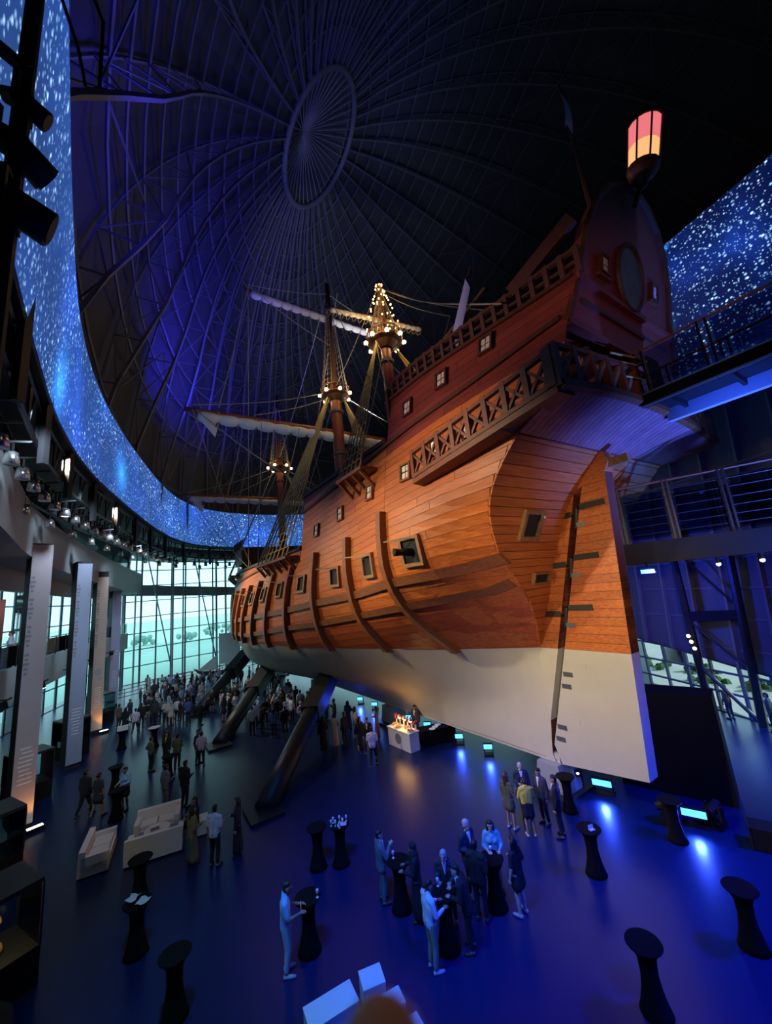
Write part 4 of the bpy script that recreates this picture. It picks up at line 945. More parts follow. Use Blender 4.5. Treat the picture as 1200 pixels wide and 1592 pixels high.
b.v = [(v[0] - 0.2 * (v[2] - 18.15), 0.0 + (v[1] - 0.0) * 0.85, 18.15 + (v[2] - 18.15) * 1.08) for v in b.v]; b.build('oval_panel', 'oval_paint', transom)
b = MB(); b.tube([(tr_s(18.15 + 1.12 * math.sin(a)) - 0.1, 0.0 + 0.9 * math.cos(a), 18.15 + 1.12 * math.sin(a)) for a in np.linspace(0, 2 * PI, 33)], 0.1, 6); b.build('oval_frame', 'wood_dark', transom)
def on_transom(w, z): t2 = (Vector((tr_s(z + .2), w, z + .2)) - Vector((tr_s(z - .2), w, z - .2))).normalized(); return Vector((tr_s(z) - 0.02, w, z)), Vector((0, 1, 0)), t2, Vector((-1, 0, t2.x))
for w, zz in ((1.78, 17.95), (-1.85, 18.3)):
    f = port(on_transom(w, zz), 0.22, 0.27, 0.06, False, True, 'wood_dark'); b = MB(); o, t1, t2, n = on_transom(w, zz); obox(b, o, t1, t2, n, -0.36, 0.36, -0.43, -0.36, 0, 0.12); b.build('sill', 'wood_trim', f)
# poop balustrade and decks
for side in (1, -1):
    xs = np.linspace(-5.4, 3.3, 19); yv = lambda s: side * (HW(s, 17.1) - 0.08)
    MB().tube([(s, yv(s), 17.95) for s in xs], 0.1, 5).build('rail', 'wood_dark', SHIP)
    MB().tube([(s, yv(s), 17.55) for s in xs], 0.06, 5).build('rail', 'wood_dark', SHIP)
    for i, s in enumerate(xs): MB().bar((s, yv(s), 17.1), (s, yv(s), 18.05), 0.16).build('rail_post', 'wood_dark', SHIP)
    MB().bar((-5.5, yv(-5.4), 19.0), (-3.2, yv(-3.2), 18.0), 0.16, 0.5).build('rail_ramp', 'wood_dark', SHIP)
MB().prism([(-5.2, -3.1), (3.4, -4.1), (3.4, 4.1), (-5.2, 3.1)], 'z', 16.3, 16.45).build('deck', 'wood_dark', SHIP)
MB().box((8.5, 0, 13.8), (10.2, 9.3, 0.15)).build('deck', 'wood_dark', SHIP)
b = MB(); b.grid([[(s, HW(s, 10.6) - 0.1, 10.6) for s in np.linspace(13.6, 43, 16)], [(s, -HW(s, 10.6) + 0.1, 10.6) for s in np.linspace(13.6, 43, 16)]]); b.build('deck', 'wood_dark', SHIP)
MB().box((3.5, 0, 15.8), (0.2, 9.0, 3.6)).build('bulkhead', 'wood_dark', SHIP); MB().box((13.6, 0, 12.8), (0.2, 9.6, 4.4)).build('bulkhead', 'wood_dark', SHIP)
MB().box((33.0, 0, 12.2), (0.3, 9.0, 3.6)).build('bulkhead', 'wood_dark', SHIP)
# forecastle castle and beak
b = MB(); b.box((35.8, 0, 13.6), (4.2, 8.2, 1.8)); b.build('forecastle', 'wood_dark', SHIP)
for i in range(9):
    MB().bar((33.9 + i * 0.5, 4.15, 14.5), (33.9 + i * 0.5, 4.15, 15.3), 0.12).build('rail_post', 'wood_dark', SHIP)
MB().bar((33.7, 4.15, 15.3), (38.2, 4.15, 15.3), 0.12).build('rail', 'wood_dark', SHIP)
MB().tube([(40, 0, 12.8), (46, 0, 14.6), (53, 0, 17.6)], [0.4, 0.33, 0.2], 8).build('bowsprit', 'wood_mast', SHIP, True)
MB().prism([(44, 9.8), (44.6, 11.6), (49.5, 13.2), (49.8, 12.6), (46.5, 10.6)], 'y', -0.5, 0.5).build('beak', 'wood_dark', SHIP)
# channels with knees
def channel(s0, s1, z, knees):
    w = HW((s0 + s1) / 2, z); b = MB(); b.prism([(s0, HW(s0, z) - 0.05), (s1, HW(s1, z) - 0.05), (s1, HW(s1, z) + 0.95), (s0, HW(s0, z) + 0.95)], 'z', z - 0.08, z + 0.08)
    ch = b.build('channel', 'wood_trim', SHIP)
    for s in np.linspace(s0 + 0.2, s1 - 0.2, knees):
        MB().bar((s, HW(s, z - 0.8) - 0.02, z - 0.85), (s, HW(s, z) + 0.85, z - 0.08), 0.12, 0.14).build('knee', 'wood_trim', ch)
        MB().bar((s, HW(s, z) + 0.7, z), (s, HW(s, z) + 0.2, z - 0.75), 0.06).build('stay', 'wood_trim', ch)
    return ch
channel(13.9, 20.4, 11.0, 6); channel(4.2, 6.8, 13.85, 4); channel(31.0, 35, 11.2, 4)
# shroud nets
def net(base, apex, rungs, m, r=0.03, name='shroud', spread=0.35, z_stop=1.0):
    b = MB(); n = len(base); A_ = Vector(apex)
    ends = [A_ + (Vector(p) - A_).normalized() * spread for p in base]
    for p, e in zip(base, ends): b.tube([p, e], r, 4, cap=False)
    for k in range(1, rungs):
        t = k / rungs; pts = [Vector(p).lerp(e, t) for p, e in zip(base, ends)]
        b.tube(pts, r * 0.75, 4, cap=False)
    return b.build(name, m, SHIP)
for side in (1, -1):
    zc = 11.1
    net([(s, side * (HW(s, zc) + 0.85), zc) for s in np.linspace(14.0, 20.2, 8)], (17.0, side * 0.7, 25.2), 22, 'rope_gold', 0.055)
    net([(s, side * (HW(s, 13.9) + 0.85), 13.9) for s in np.linspace(4.4, 6.8, 6)], (9.1, side * 0.7, 25.2), 18, 'rope_gold', 0.042)
    net([(s, side * (HW(s, 11.3) + 0.85), 11.3) for s in np.linspace(31.2, 34.8, 6)], (32.6, side * 0.7, 23.6), 22, 'rope', 0.03)
# masts, tops, bulbs
bulb_me = MB().ball((0, 0, 0), 0.15, 8, 6).mesh('bulb', 'glow_warm', True)
sock_me = MB().tube([(0, 0, -0.25), (0, 0, -0.08)], 0.06, 6).mesh('bulb_holder', 'iron')
def mast(s, z0, zt, ztop, r0, r1, nb, bulbs_energy, lowcol):
    m = MB().tube([(s, 0, z0), (s, 0, zt), (s, 0, zt + 1.2)], [r0, r0 * 0.78, r0 * 0.6], 12).build('mast', 'wood_mast', SHIP, True)
    MB().tube([(s + 0.1, 0, zt - 0.8), (s, 0, ztop)], [r0 * 0.62, r1], 10).build('topmast', 'wood_dark' if lowcol else 'wood_mast', m, True)
    for z in np.linspace(z0 + 1.5, zt - 1.5, 4): MB().lathe([(r0 * 0.98, -0.12), (r0 * 1.08, -0.1), (r0 * 1.08, 0.1), (r0 * 0.98, 0.12)], (s, 0, z), 12).build('mast_band', 'rope_dark', m)
    t = MB().lathe([(0.5, -0.5), (0.9, -0.1), (1.25, 0.0), (1.25, 0.12), (0.4, 0.12)], (s, 0, zt), 14).build('fighting_top', 'wood_dark', m)
    MB().tube([(s + 1.22 * math.cos(a), 1.22 * math.sin(a), zt + 0.7) for a in np.linspace(0, 2 * PI, 17)], 0.05, 5).build('top_rail', 'wood_dark', m)
    for a in np.linspace(0, 2 * PI, 9)[:-1]: MB().bar((s + 1.22 * math.cos(a), 1.22 * math.sin(a), zt), (s + 1.22 * math.cos(a), 1.22 * math.sin(a), zt + 0.7), 0.06).build('top_post', 'wood_dark', m)
    for k in range(nb):
        a = 2 * PI * k / nb + 0.3; p = (s + 1.35 * math.cos(a), 1.35 * math.sin(a), zt + 0.05)
        inst('bulb', bulb_me, m, p); inst('bulb_holder', sock_me, m, p)
    for a0 in (PI / 2, -PI / 2):
        base = [(s + 1.15 * math.cos(a0 + d), 1.15 * math.sin(a0 + d), zt + 0.2) for d in np.linspace(-0.9, 0.9, 6)]
        net(base, (s, 0.0, ztop - 0.4), 20, 'rope', 0.022, 'topmast_shroud', 0.8)
    for sx, sy in ((1.6, 0.9), (-1.2, 1.7), (-1.4, -1.4)):
        q = W(s + sx, sy, zt + 0.3); lamp('mast_light', 'POINT', q, bulbs_energy / 3, (1, 0.66, 0.28), size=0.15)
    return m
mast(9.1, 13, 25.2, 30.2, 0.45, 0.16, 8, 420, False)
mast(17.1, 10.6, 25.2, 36.6, 0.56, 0.2, 7, 240, True)
mast(32.6, 10.6, 23.7, 33.2, 0.46, 0.18, 6, 180, True)
# lights garland at the mizzen head
b = MB()
for k in range(60):
    rr = random.Random(k); t = rr.random(); a = rr.uniform(0, 2 * PI); r = 0.16 + 1.1 * t
    b.ball((9.1 + r * math.cos(a), r * math.sin(a), 30.1 - 3.9 * t), 0.06, 5, 4)
tag(b.build('light_garland', 'glow_candle', SHIP), kind='stuff')
# yards with furled sails
def yard(s, z, half, r, sag, lump, seed, corner=False, sailm='sail', z_end=0.0):
    rr = random.Random(seed); ys = np.linspace(-half, half, 25)
    y = MB().tube([(s + 0.6, w, z + z_end * (w / half)) for w in ys], [r * (0.55 + 0.45 * math.cos(w / half * 1.3)) for w in ys], 8).build('yard', 'wood_mast', SHIP, True)
    n = 97; ws_ = np.linspace(-half * 0.93, half * 0.93, n); pts = []; rs = []
    for i, w in enumerate(ws_):
        ph = (i % 6) / 6; bulge = abs(math.sin(PI * ph))
        pts.append((s + 0.45, w, z + z_end * (w / half) - r - sag * (0.5 + 0.4 * bulge))); rs.append(lump * (0.66 + 0.42 * bulge ** 0.5 + rr.uniform(-0.05, 0.05)))
    sb = MB().tube(pts, rs, 9).build('furled_sail', sailm, y, True)
    for i in range(0, n, 6): MB().lathe([(lump * 0.95 + 0.03, -0.04), (lump * 0.95 + 0.03, 0.04)], (pts[i][0], 0, 0), 8).v
    b = MB()
    for i in range(0, n, 6): b.tube([(s + 0.6 + 0.3 * math.cos(a), ws_[i], z + z_end * (ws_[i] / half) - 0.25 - sag * 0.4 + (sag + lump + r) * 0.6 * math.sin(a)) for a in np.linspace(0, 2 * PI, 9)], 0.025, 4)
    tag(b.build('gasket', 'rope', y), kind='stuff')
    if corner:
        b = MB(); w0 = half * 0.93; zz = z - 0.2
        b.grid([[(s + 0.4, w0 - i * 0.25, zz), (s + 0.35, w0 - 0.3 - i * 0.22, zz - 0.8 - 0.05 * i), (s + 0.4, w0 - 1.1 - i * 0.08, zz - 1.7 + 0.3 * i)] for i in range(5)]); b.build('sail_corner', sailm, y, True)
    return y
yard(17.0, 22.0, 11.6, 0.28, 0.25, 0.38, 1, True)
yard(17.0, 33.5, 7.4, 0.2, 0.2, 0.30, 2, False)
yard(32.5, 20.0, 10.2, 0.24, 0.2, 0.30, 3, True)
yard(40.0, 17.9, 4.0, 0.16, 0.15, 0.22, 4)
yard(9.1, 27.6, 4.2, 0.14, 0.12, 0.16, 5, False, 'sail', -0.6)
# rigging
ropes = [((17, 0, 25.5), (32.6, 0, 12.5)), ((17, 0, 36), (32.6, 0, 25)), ((32.6, 0, 24), (52, 0, 17.3)), ((32.6, 0, 33), (53, 0, 17.6)), ((9.1, 0, 25.3), (17, 0, 14)), ((9.1, 0, 30), (17, 0, 26)),
 ((17, 0, 30), (17, 7.2, 33.4)), ((17, 0, 35.5), (17, 7.2, 33.5)), ((17, 0, 35.5), (17, -7.2, 33.5)), ((17, 0.4, 25.5), (17, 11.2, 22.1)), ((17, 0.4, 25.0), (17, 7, 22.1)), ((17, -0.4, 25.5), (17, -11.2, 22.1)),
 ((32.5, 0.4, 23.8), (32.5, 9.8, 20.1)), ((32.5, 0.4, 23.2), (32.5, 5.5, 20.1)), ((32.5, -0.4, 23.8), (32.5, -9.8, 20.1)),
 ((17, 11.2, 21.8), (24, 5.8, 11.6)), ((17, 11.0, 21.8), (12, 5.0, 15)), ((32.5, 9.8, 19.8), (38, 4, 12.6)), ((32.5, 9.7, 19.8), (26, 5.6, 11.6)), ((17, 7.2, 33.2), (17, 9.5, 22.2)), ((17, 7.2, 33.2), (26, 5.5, 11.6)),
 ((17, 0.6, 25), (13.9, 5.2, 15.0)), ((17, 0.6, 25), (19.5, 6.3, 11.3)), ((17, 3.5, 21.6), (19, 6, 11.5)), ((17, 6.5, 21.6), (21, 6, 11.5)), ((9.1, 0, 29.8), (0, 0, 21)), ((9.1, 0, 29.8), (-3.0, 3.9, 17.6)), ((9.1, 0.8, 25.2), (3.6, 4.3, 17.5)), ((9.1, 0.8, 25.2), (2.2, 4.2, 17.5)),
 ((9.1, 3.9, 27.0), (4, 4.5, 17.4)), ((0.2, 4.2, 17.5), (1.8, 1.2, 21.6)), ((1.8, 1.2, 21.6), (9.1, 0, 29.5)), ((17, -1, 36), (32.6, -1, 12.6)), ((40, 3.8, 17.9), (46, 0, 14.6)), ((40, 3.8, 17.9), (36, 4.1, 15.3))]
for a, c in ropes:
    a, c = Vector(a), Vector(c); pts = [a.lerp(c, t) - Vector((0, 0, 0.03 * (a - c).length * math.sin(PI * t))) for t in np.linspace(0, 1, 7)]
    MB().tube(pts, 0.03, 4, cap=False).build('rope', 'rope', SHIP)
# spars on the poop and a furled blue flag
MB().tube([(2.0, 4.1, 17.4), (-1.2, 2.2, 20.4)], 0.06, 6).build('spar', 'wood_frame', SHIP)
MB().tube([(0.2, 3.6, 17.4), (-1.6, 3.4, 20.6)], 0.05, 6).build('flag_staff', 'wood_dark', SHIP)
b = MB(); b.grid([[(0.1 - 1.6 * t + 0.05, 3.6 - 0.2 * t + (0.25 if q == 1 else 0.02 * q), 17.7 + 2.7 * t - (0.7 * q * (1 - 0.5 * t))) for q in (0, 1, 2)] for t in np.linspace(0.1, 1, 8)]); b.build('furled_flag', 'flag_blue', SHIP, True)
# ensign staff with swallow-tailed flag
MB().tube([(-4.9, 0, 16.4), (-4.9, 0, 28.2)], [0.09, 0.05], 8).build('ensign_staff', 'wood_dark', SHIP, True)
b = MB(); rows = []
for t in np.linspace(0, 1, 7): rows.append([(-4.95 - 0.15 * math.sin(3 * t), 0.08 + 0.5 * q * (0.6 + 0.5 * t) , 27.6 - 2.2 * t - (0.35 if (q == 0.5 and t > 0.95) else 0) * -1) for q in (0, 0.5, 1.0)])
b.grid(rows); b.build('ensign', 'flag_blue', SHIP, True)
# stern lantern
ln = Matrix.Translation((-6.7, -0.05, 21.65)) @ Matrix.Rotation(math.radians(-14), 4, 'Y')
def xf(b): b.v = [tuple(ln @ Vector(v)) for v in b.v]; return b
lant = xf(MB().lathe([(0.02, -0.62), (0.16, -0.55), (0.2, -0.4), (0.42, -0.18), (0.5, 0.0), (0.5, 0.1), (0.46, 0.14)], n=16)).build('stern_lantern', 'wood_upper_dim', SHIP, True)
xf(MB().lathe([(0.44, 0.14), (0.47, 0.75)], n=16)).build('lower_glass', 'glow_amber', lant, True)
xf(MB().lathe([(0.47, 0.75), (0.50, 1.55)], n=16)).build('upper_glass', 'glow_pink', lant, True)
for k in range(8):
    a = 2 * PI * k / 8; xf(MB().bar((0.5 * math.cos(a), 0.5 * math.sin(a), 0.1), (0.54 * math.cos(a), 0.54 * math.sin(a), 1.6), 0.045)).build('lantern_bar', 'wood_dark', lant)
xf(MB().lathe([(0.56, 1.52), (0.58, 1.62), (0.4, 1.75), (0.05, 1.9)], n=16)).build('lantern_cap', 'black_metal', lant)
MB().tube([(-6.6, -0.05, 21.3), (-6.2, -0.05, 20.6)], 0.08, 6).build('lantern_bracket', 'iron', SHIP)
# cannon in the aftmost port
cn = tag(empty('cannon', W(1.95, HW(1.95, 9.7), 9.65), SHIP_ROT), 'dark cannon muzzle poking from the aftmost side gun port', 'cannon')
MB().tube([(0, 0.0, 0), (0.12, 0.5, 0.02), (0.17, 0.72, 0.03), (0.18, 0.76, 0.03)], [0.17, 0.13, 0.15, 0.17], 10).build('barrel', 'iron', cn, True)
MB().tube([(0.181, 0.762, 0.03), (0.183, 0.77, 0.03)], 0.09, 10).build('bore', 'black_wall', cn)
# struts under the hull
for k, (sf, st, w_t, z_t) in enumerate(((7.9, 15.0, 3.3, 3.0), (17.7, 25.4, 4.3, 2.55), (27.1, 33.0, 4.2, 3.3))):
    lab = ['nearest thick slanting strut propping the white hull', 'second slanting strut, the middle one of three', 'farthest slanting strut, nearest the window wall'][k]
    f = W(sf, 9.6, 0); t = W(st, w_t, z_t); e = tag(empty('hull_strut', f), lab, 'strut'); d = t - f
    MB().tube([d * 0.02, d * 0.64], 0.47, 16).build('leg', 'dark_metal', e, True)
    MB().bar(d * 0.62, d * 1.06, 1.0, 1.0).build('sleeve', 'dark_metal', e)
    MB().box((0, 0, 0.06), (1.5, 1.3, 0.1), SHIP_ROT).build('foot_plate', 'dark_metal', e)
# keel blocks
for k, s in enumerate((0.9, 12.5, 24.5, 36)):
    e = tag(empty('keel_block', W(s, 0, 0), SHIP_ROT), ['pale keel block under the sternpost by the blue bar light', 'keel block under the ship behind the buffet', 'keel block under the ship behind the middle strut', 'keel block under the bow'][k], 'support')
    MB().prism([(-0.7, 0), (0.7, 0), (0.45, 1.08), (-0.45, 1.08)], 'y', -0.55, 0.55).build('block', 'concrete', e); MB().box((0, 0, 0.06), (1.8, 1.8, 0.12)).build('base_plate', 'dark_metal', e)
# ================================================================== FURNITURE, LIGHT BARS, BUFFET
tb_cover = MB().lathe([(0.29, 0.0), (0.25, 0.1), (0.185, 0.35), (0.155, 0.6), (0.17, 0.88), (0.26, 1.06), (0.31, 1.09)], n=20).mesh('cover', 'spandex', True)
tb_top = MB().lathe([(0.005, 1.085), (0.32, 1.085), (0.33, 1.10), (0.32, 1.115), (0.005, 1.115)], n=24).mesh('table_top', 'spandex')
TABLES = [((-3.23, 13.91), 'empty black draped cocktail table beside the one holding glasses'), ((-2.51, 13.96), 'black draped cocktail table crowded with used glasses and napkins'),
 ((-2.88, 11.04), 'black draped cocktail table in front of the man in light blue shirt'), ((-0.62, 12.0), 'black draped cocktail table between grey suited man and woman in black'),
 ((0.45, 10.75), 'black draped cocktail table by the man in white shirt and brown trousers'), ((1.85, 11.75), 'black draped cocktail table in the middle of the group of four in dark suits'),
 ((4.85, 12.54), 'black draped cocktail table with a white card, alone by the sternpost light'), ((5.48, 15.49), 'black draped cocktail table behind the group with the yellow jacket'),
 ((4.16, 9.04), 'black draped cocktail table alone in the blue light at the bottom edge'), ((6.97, 10.07), 'black draped cocktail table alone near the right edge'),
 ((7.85, 13.51), 'black draped cocktail table in the shade before the staging box'), ((-8.45, 13.21), 'black draped cocktail table right in front of the white sofa back'),
 ((-7.37, 11.45), 'black draped cocktail table with crumpled white napkins, in the lower left'), ((-5.48, 9.83), 'black draped cocktail table nearest us in the lower left corner'),
 ((-18.41, 26.56), 'far draped cocktail table with a white top and boxes'), ((-16.22, 26.42), 'far cocktail table with a bright white tray on top'),
 ((-12.36, 21.37), 'far black cocktail table behind the man in the olive suit'), ((-12.6, 18.0), 'black cocktail table by the guest in pale blue, left side'), ((-14.54, 20.62), 'black cocktail table behind the guest in pale blue')]
for i, ((x, y), lab) in enumerate(TABLES):
    t = tag(empty('cocktail_table', (x, y, 0)), lab, 'table', 'draped cocktail tables'); inst('cover', tb_cover, t); inst('table_top', tb_top, t)
glass_me = MB().lathe([(0.035, 0), (0.036, 0.006), (0.006, 0.012), (0.006, 0.07), (0.03, 0.10), (0.036, 0.15), (0.032, 0.17)], n=10).mesh('wine_glass', 'china', True)
def napkin(seed):
    rr = random.Random(seed); b = MB(); rows = [[(0.09 * (i - 1.5) + rr.uniform(-.02, .02), 0.09 * (j - 1.5) + rr.uniform(-.02, .02), rr.uniform(0.0, 0.07)) for j in range(4)] for i in range(4)]; b.grid(rows); return b
def glass(x, y, z, lab): o = inst('wine_glass', glass_me, None, (x, y, z)); tag(o, lab, 'glass', 'glasses on the cocktail tables')
for k, (dx, dy) in enumerate(((-0.2, 0.05), (-0.1, -0.12), (0.0, 0.1), (0.12, -0.05), (0.22, 0.1), (0.05, -0.24), (-0.24, -0.1))): glass(-2.51 + dx, 13.96 + dy, 1.115, 'used stemmed glass on the crowded cocktail table')
for k, (x, y, lab) in enumerate(((-7.2, 11.4, 'larger crumpled white napkin on the lower left cocktail table'), (-7.55, 11.55, 'smaller crumpled white napkin on the lower left cocktail table'), (-2.4, 13.85, 'crumpled white napkin among the used glasses'))):
    tag(napkin(k).build('napkin', 'white_cloth', loc=(x, y, 1.12), smooth=True), lab, 'napkin')
glass(-2.62, 10.98, 1.115, 'glass in front of the man in light blue shirt'); glass(-0.75, 12.1, 1.115, 'glass before the man in the grey suit'); glass(1.9, 11.9, 1.115, 'glass before the woman in pale top'); glass(0.35, 10.95, 1.115, 'glass by the man in white shirt')
c = MB().box((0, 0, 0.005), (0.16, 0.11, 0.01)).box((0, 0.03, 0.06), (0.16, 0.01, 0.1)).build('card', 'white_cloth', loc=(4.9, 12.45, 1.115), rz=0.3); tag(c, 'small white card on the lone table by the sternpost', 'card')
for k, (x, y) in enumerate(((-18.5, 26.5), (-18.25, 26.65))): tag(MB().box((0, 0, 0.12), (0.3, 0.22, 0.24)).box((0, 0, 0.25), (0.32, 0.24, 0.03)).build('box', 'white_cloth', loc=(x, y, 1.115), rz=0.4), ['white box on the far table, on its left side', 'white box on the far table, on its right side'][k], 'box')
tag(MB().lathe([(0.3, 0), (0.36, 0.03), (0.36, 0.04), (0.28, 0.02), (0.01, 0.02)], n=20).build('tray', 'white_cloth', loc=(-16.22, 26.42, 1.115)), 'round bright white tray on the far cocktail table', 'tray')

def sofa(loc, rz, lab, L=1.75, D=0.85):
    s = tag(empty('sofa', loc, rz), lab, 'sofa')
    MB().box((0, 0.05, 0.2), (L, D - 0.1, 0.3)).build('base', 'white_leather', s)
    for sx in (-1, 1): MB().box((sx * (L / 4 - 0.05), 0.08, 0.41), (L / 2 - 0.14, D - 0.3, 0.14)).build('seat_cushion', 'white_leather', s)
    MB().prism([(-D / 2, 0.06), (-D / 2 + 0.22, 0.06), (-D / 2 + 0.2, 0.78), (-D / 2 + 0.02, 0.80)], 'x', -L / 2, L / 2).build('backrest', 'white_leather', s)
    for sx in (-1, 1): MB().box((sx * (L / 2 - 0.09), 0.05, 0.33), (0.18, D - 0.08, 0.56)).build('armrest', 'white_leather', s)
    for sx in (-1, 1):
        for sy in (-1, 1): MB().tube([(sx * (L / 2 - 0.12), sy * (D / 2 - 0.12), 0), (sx * (L / 2 - 0.12), sy * (D / 2 - 0.12), 0.07)], 0.03, 6).build('foot', 'steel', s)
    return s
sofa((-11.3, 15.3, 0), math.radians(-62), 'white sofa standing alone on the left, turned to the right')
sofa((-9.35, 15.42, 0), math.radians(24), 'white sofa seen from its back, nearest the low round table')
sofa((-10.05, 16.75, 0), math.radians(204), 'white sofa facing us behind the low round table', 1.5)
pf = tag(empty('pouf', (-8.3, 16.4, 0), 0.4), 'white leather cube seat under the seated man in dark suit', 'seat'); MB().box((0, 0, 0.25), (0.6, 0.6, 0.4)).build('body', 'white_leather', pf); MB().box((0, 0, 0.475), (0.62, 0.62, 0.06)).build('cushion', 'white_leather', pf)
rt = tag(empty('round_table', (-9.7, 16.1, 0)), 'low round white table between the white sofas', 'table')
MB().lathe([(0.01, 0.42), (0.42, 0.42), (0.43, 0.45), (0.01, 0.46)], n=24).build('table_top', 'china', rt); MB().lathe([(0.26, 0), (0.26, 0.02), (0.04, 0.05), (0.04, 0.42)], n=14).build('pedestal', 'steel', rt)
tag(MB().box((0, 0, 0.01), (0.28, 0.2, 0.02)).box((0.02, 0.01, 0.026), (0.22, 0.15, 0.012)).build('magazine', ['print_grey'], loc=(-9.75, 16.05, 0.462), rz=0.6), 'dark flat magazine lying on the low round table', 'magazine')
for k, (lab, x0, y0, lx, ly, rz) in enumerate((('long white bench block at the bottom edge', -2.05, 9.25, 0.98, 0.5, 0.50), ('white cube seat behind the long bench block', -1.27, 9.72, 0.46, 0.44, 0.33), ('white cube seat right of the fingertip', -0.81, 9.24, 0.36, 0.36, 0.42), ('white cube seat cut off by the bottom edge', -0.45, 8.72, 0.36, 0.36, 0.50))):
    e = tag(empty('cube_seat', (x0, y0, 0), rz), lab, 'seat'); MB().box((0, 0, 0.22), (lx, ly, 0.40)).build('body', 'white_block', e); MB().box((0, 0, 0.435), (lx + 0.015, ly + 0.015, 0.03)).build('lid', 'white_block', e)
    MB().box((0, 0, 0.01), (lx - 0.08, ly - 0.08, 0.02)).build('plinth', 'black_metal', e)
# buffet
bu = tag(empty('buffet_counter', (-0.28, 22.45, 0), math.atan2(-1.52, 1.14)), 'white buffet counter with a dark round emblem under the ship', 'counter')
MB().box((0, 0, 0.46), (1.9, 0.62, 0.88)).build('body', 'white_cloth', bu); MB().box((0, 0, 0.92), (1.98, 0.70, 0.05)).build('worktop', 'china', bu)
b = MB(); b.tube([(-0.05, -0.31, 0.5), (-0.05, -0.325, 0.5)], 0.26, 20); b.build('emblem', 'print_grey', bu)
def on_buf(x, y, z=0.945): p = Matrix.Rotation(math.atan2(-1.52, 1.14), 4, 'Z') @ Vector((x, y, 0)); return (bu.location.x + p.x, bu.location.y + p.y, z)
for k, (x, y, r) in enumerate(((-0.7, 0.05, 0.16), (-0.25, -0.1, 0.2), (0.25, 0.1, 0.17), (0.72, -0.05, 0.2))):
    e = tag(empty('food_bowl', on_buf(x, y)), ['leftmost bowl of food on the white buffet', 'second bowl of food on the white buffet', 'third bowl of food on the white buffet', 'bowl of food at the right end of the white buffet'][k], 'bowl')
    MB().lathe([(0.06, 0), (r, 0.09), (r + 0.01, 0.10), (r - 0.02, 0.09), (0.05, 0.02)], n=14).build('bowl', 'china', e); bb_ = MB()
    for j in range(9): rr = random.Random(j + k * 20); bb_.ball((rr.uniform(-r * .6, r * .6), rr.uniform(-r * .6, r * .6), 0.1), 0.05, 6, 4)
    tag(bb_.build('food', 'food_warm', e), kind='stuff')
for k, (x, y) in enumerate(((-0.45, 0.2), (0.0, 0.18), (0.5, 0.2))):
    e = tag(empty('heat_lamp', on_buf(x, y)), ['left glowing heat lamp on the buffet', 'middle glowing heat lamp on the buffet', 'right glowing heat lamp on the buffet'][k], 'lamp')
    MB().tube([(0, 0, 0), (0, 0, 0.55), (0, -0.15, 0.62)], 0.015, 6).build('stem', 'steel', e); MB().lathe([(0.12, 0), (0.05, 0.14), (0.02, 0.16)], (0, -0.15, 0.45), 12).build('shade', 'steel', e); MB().ball((0, -0.15, 0.44), 0.075, 8, 6).build('bulb', 'glow_candle', e)
    lamp('buffet_light', 'POINT', on_buf(x, y - 0.3, 1.4), 13, (1, 0.5, 0.14), size=0.1)
for k in range(6):
    x = -0.85 + k * 0.33; e = tag(empty('flower_vase', on_buf(x, 0.27)), 'slim vase of reddish flowers along the back of the buffet', 'vase', 'vases along the back of the buffet')
    MB().lathe([(0.05, 0), (0.04, 0.2), (0.05, 0.25)], n=10).build('vase', 'china', e); bb_ = MB()
    for j in range(8): rr = random.Random(j + k * 9); bb_.ball((rr.uniform(-.1, .1), rr.uniform(-.1, .1), 0.36 + rr.uniform(-.08, .14)), 0.05, 6, 4)
    bb_.build('flowers', 'car_red', e)
t2 = tag(empty('serving_table', (1.55, 22.75, 0), math.atan2(-1.52, 1.14) + 1.2), 'dark cloth serving table with white trays beside the buffet', 'table')
MB().box((0, 0, 0.37), (1.9, 0.8, 0.74)).build('cloth', 'spandex', t2); MB().box((0, 0, 0.755), (1.94, 0.84, 0.03)).build('table_top', 'spandex', t2)
for k in range(4): tag(MB().lathe([(0.1, 0), (0.17, 0.02), (0.17, 0.03), (0.01, 0.02)], n=14).build('plate', 'china', loc=(1.3 + 0.18 * k, 22.35 + 0.27 * k, 0.772)), 'white plate laid out on the dark serving table', 'plate', 'plates on the serving table')
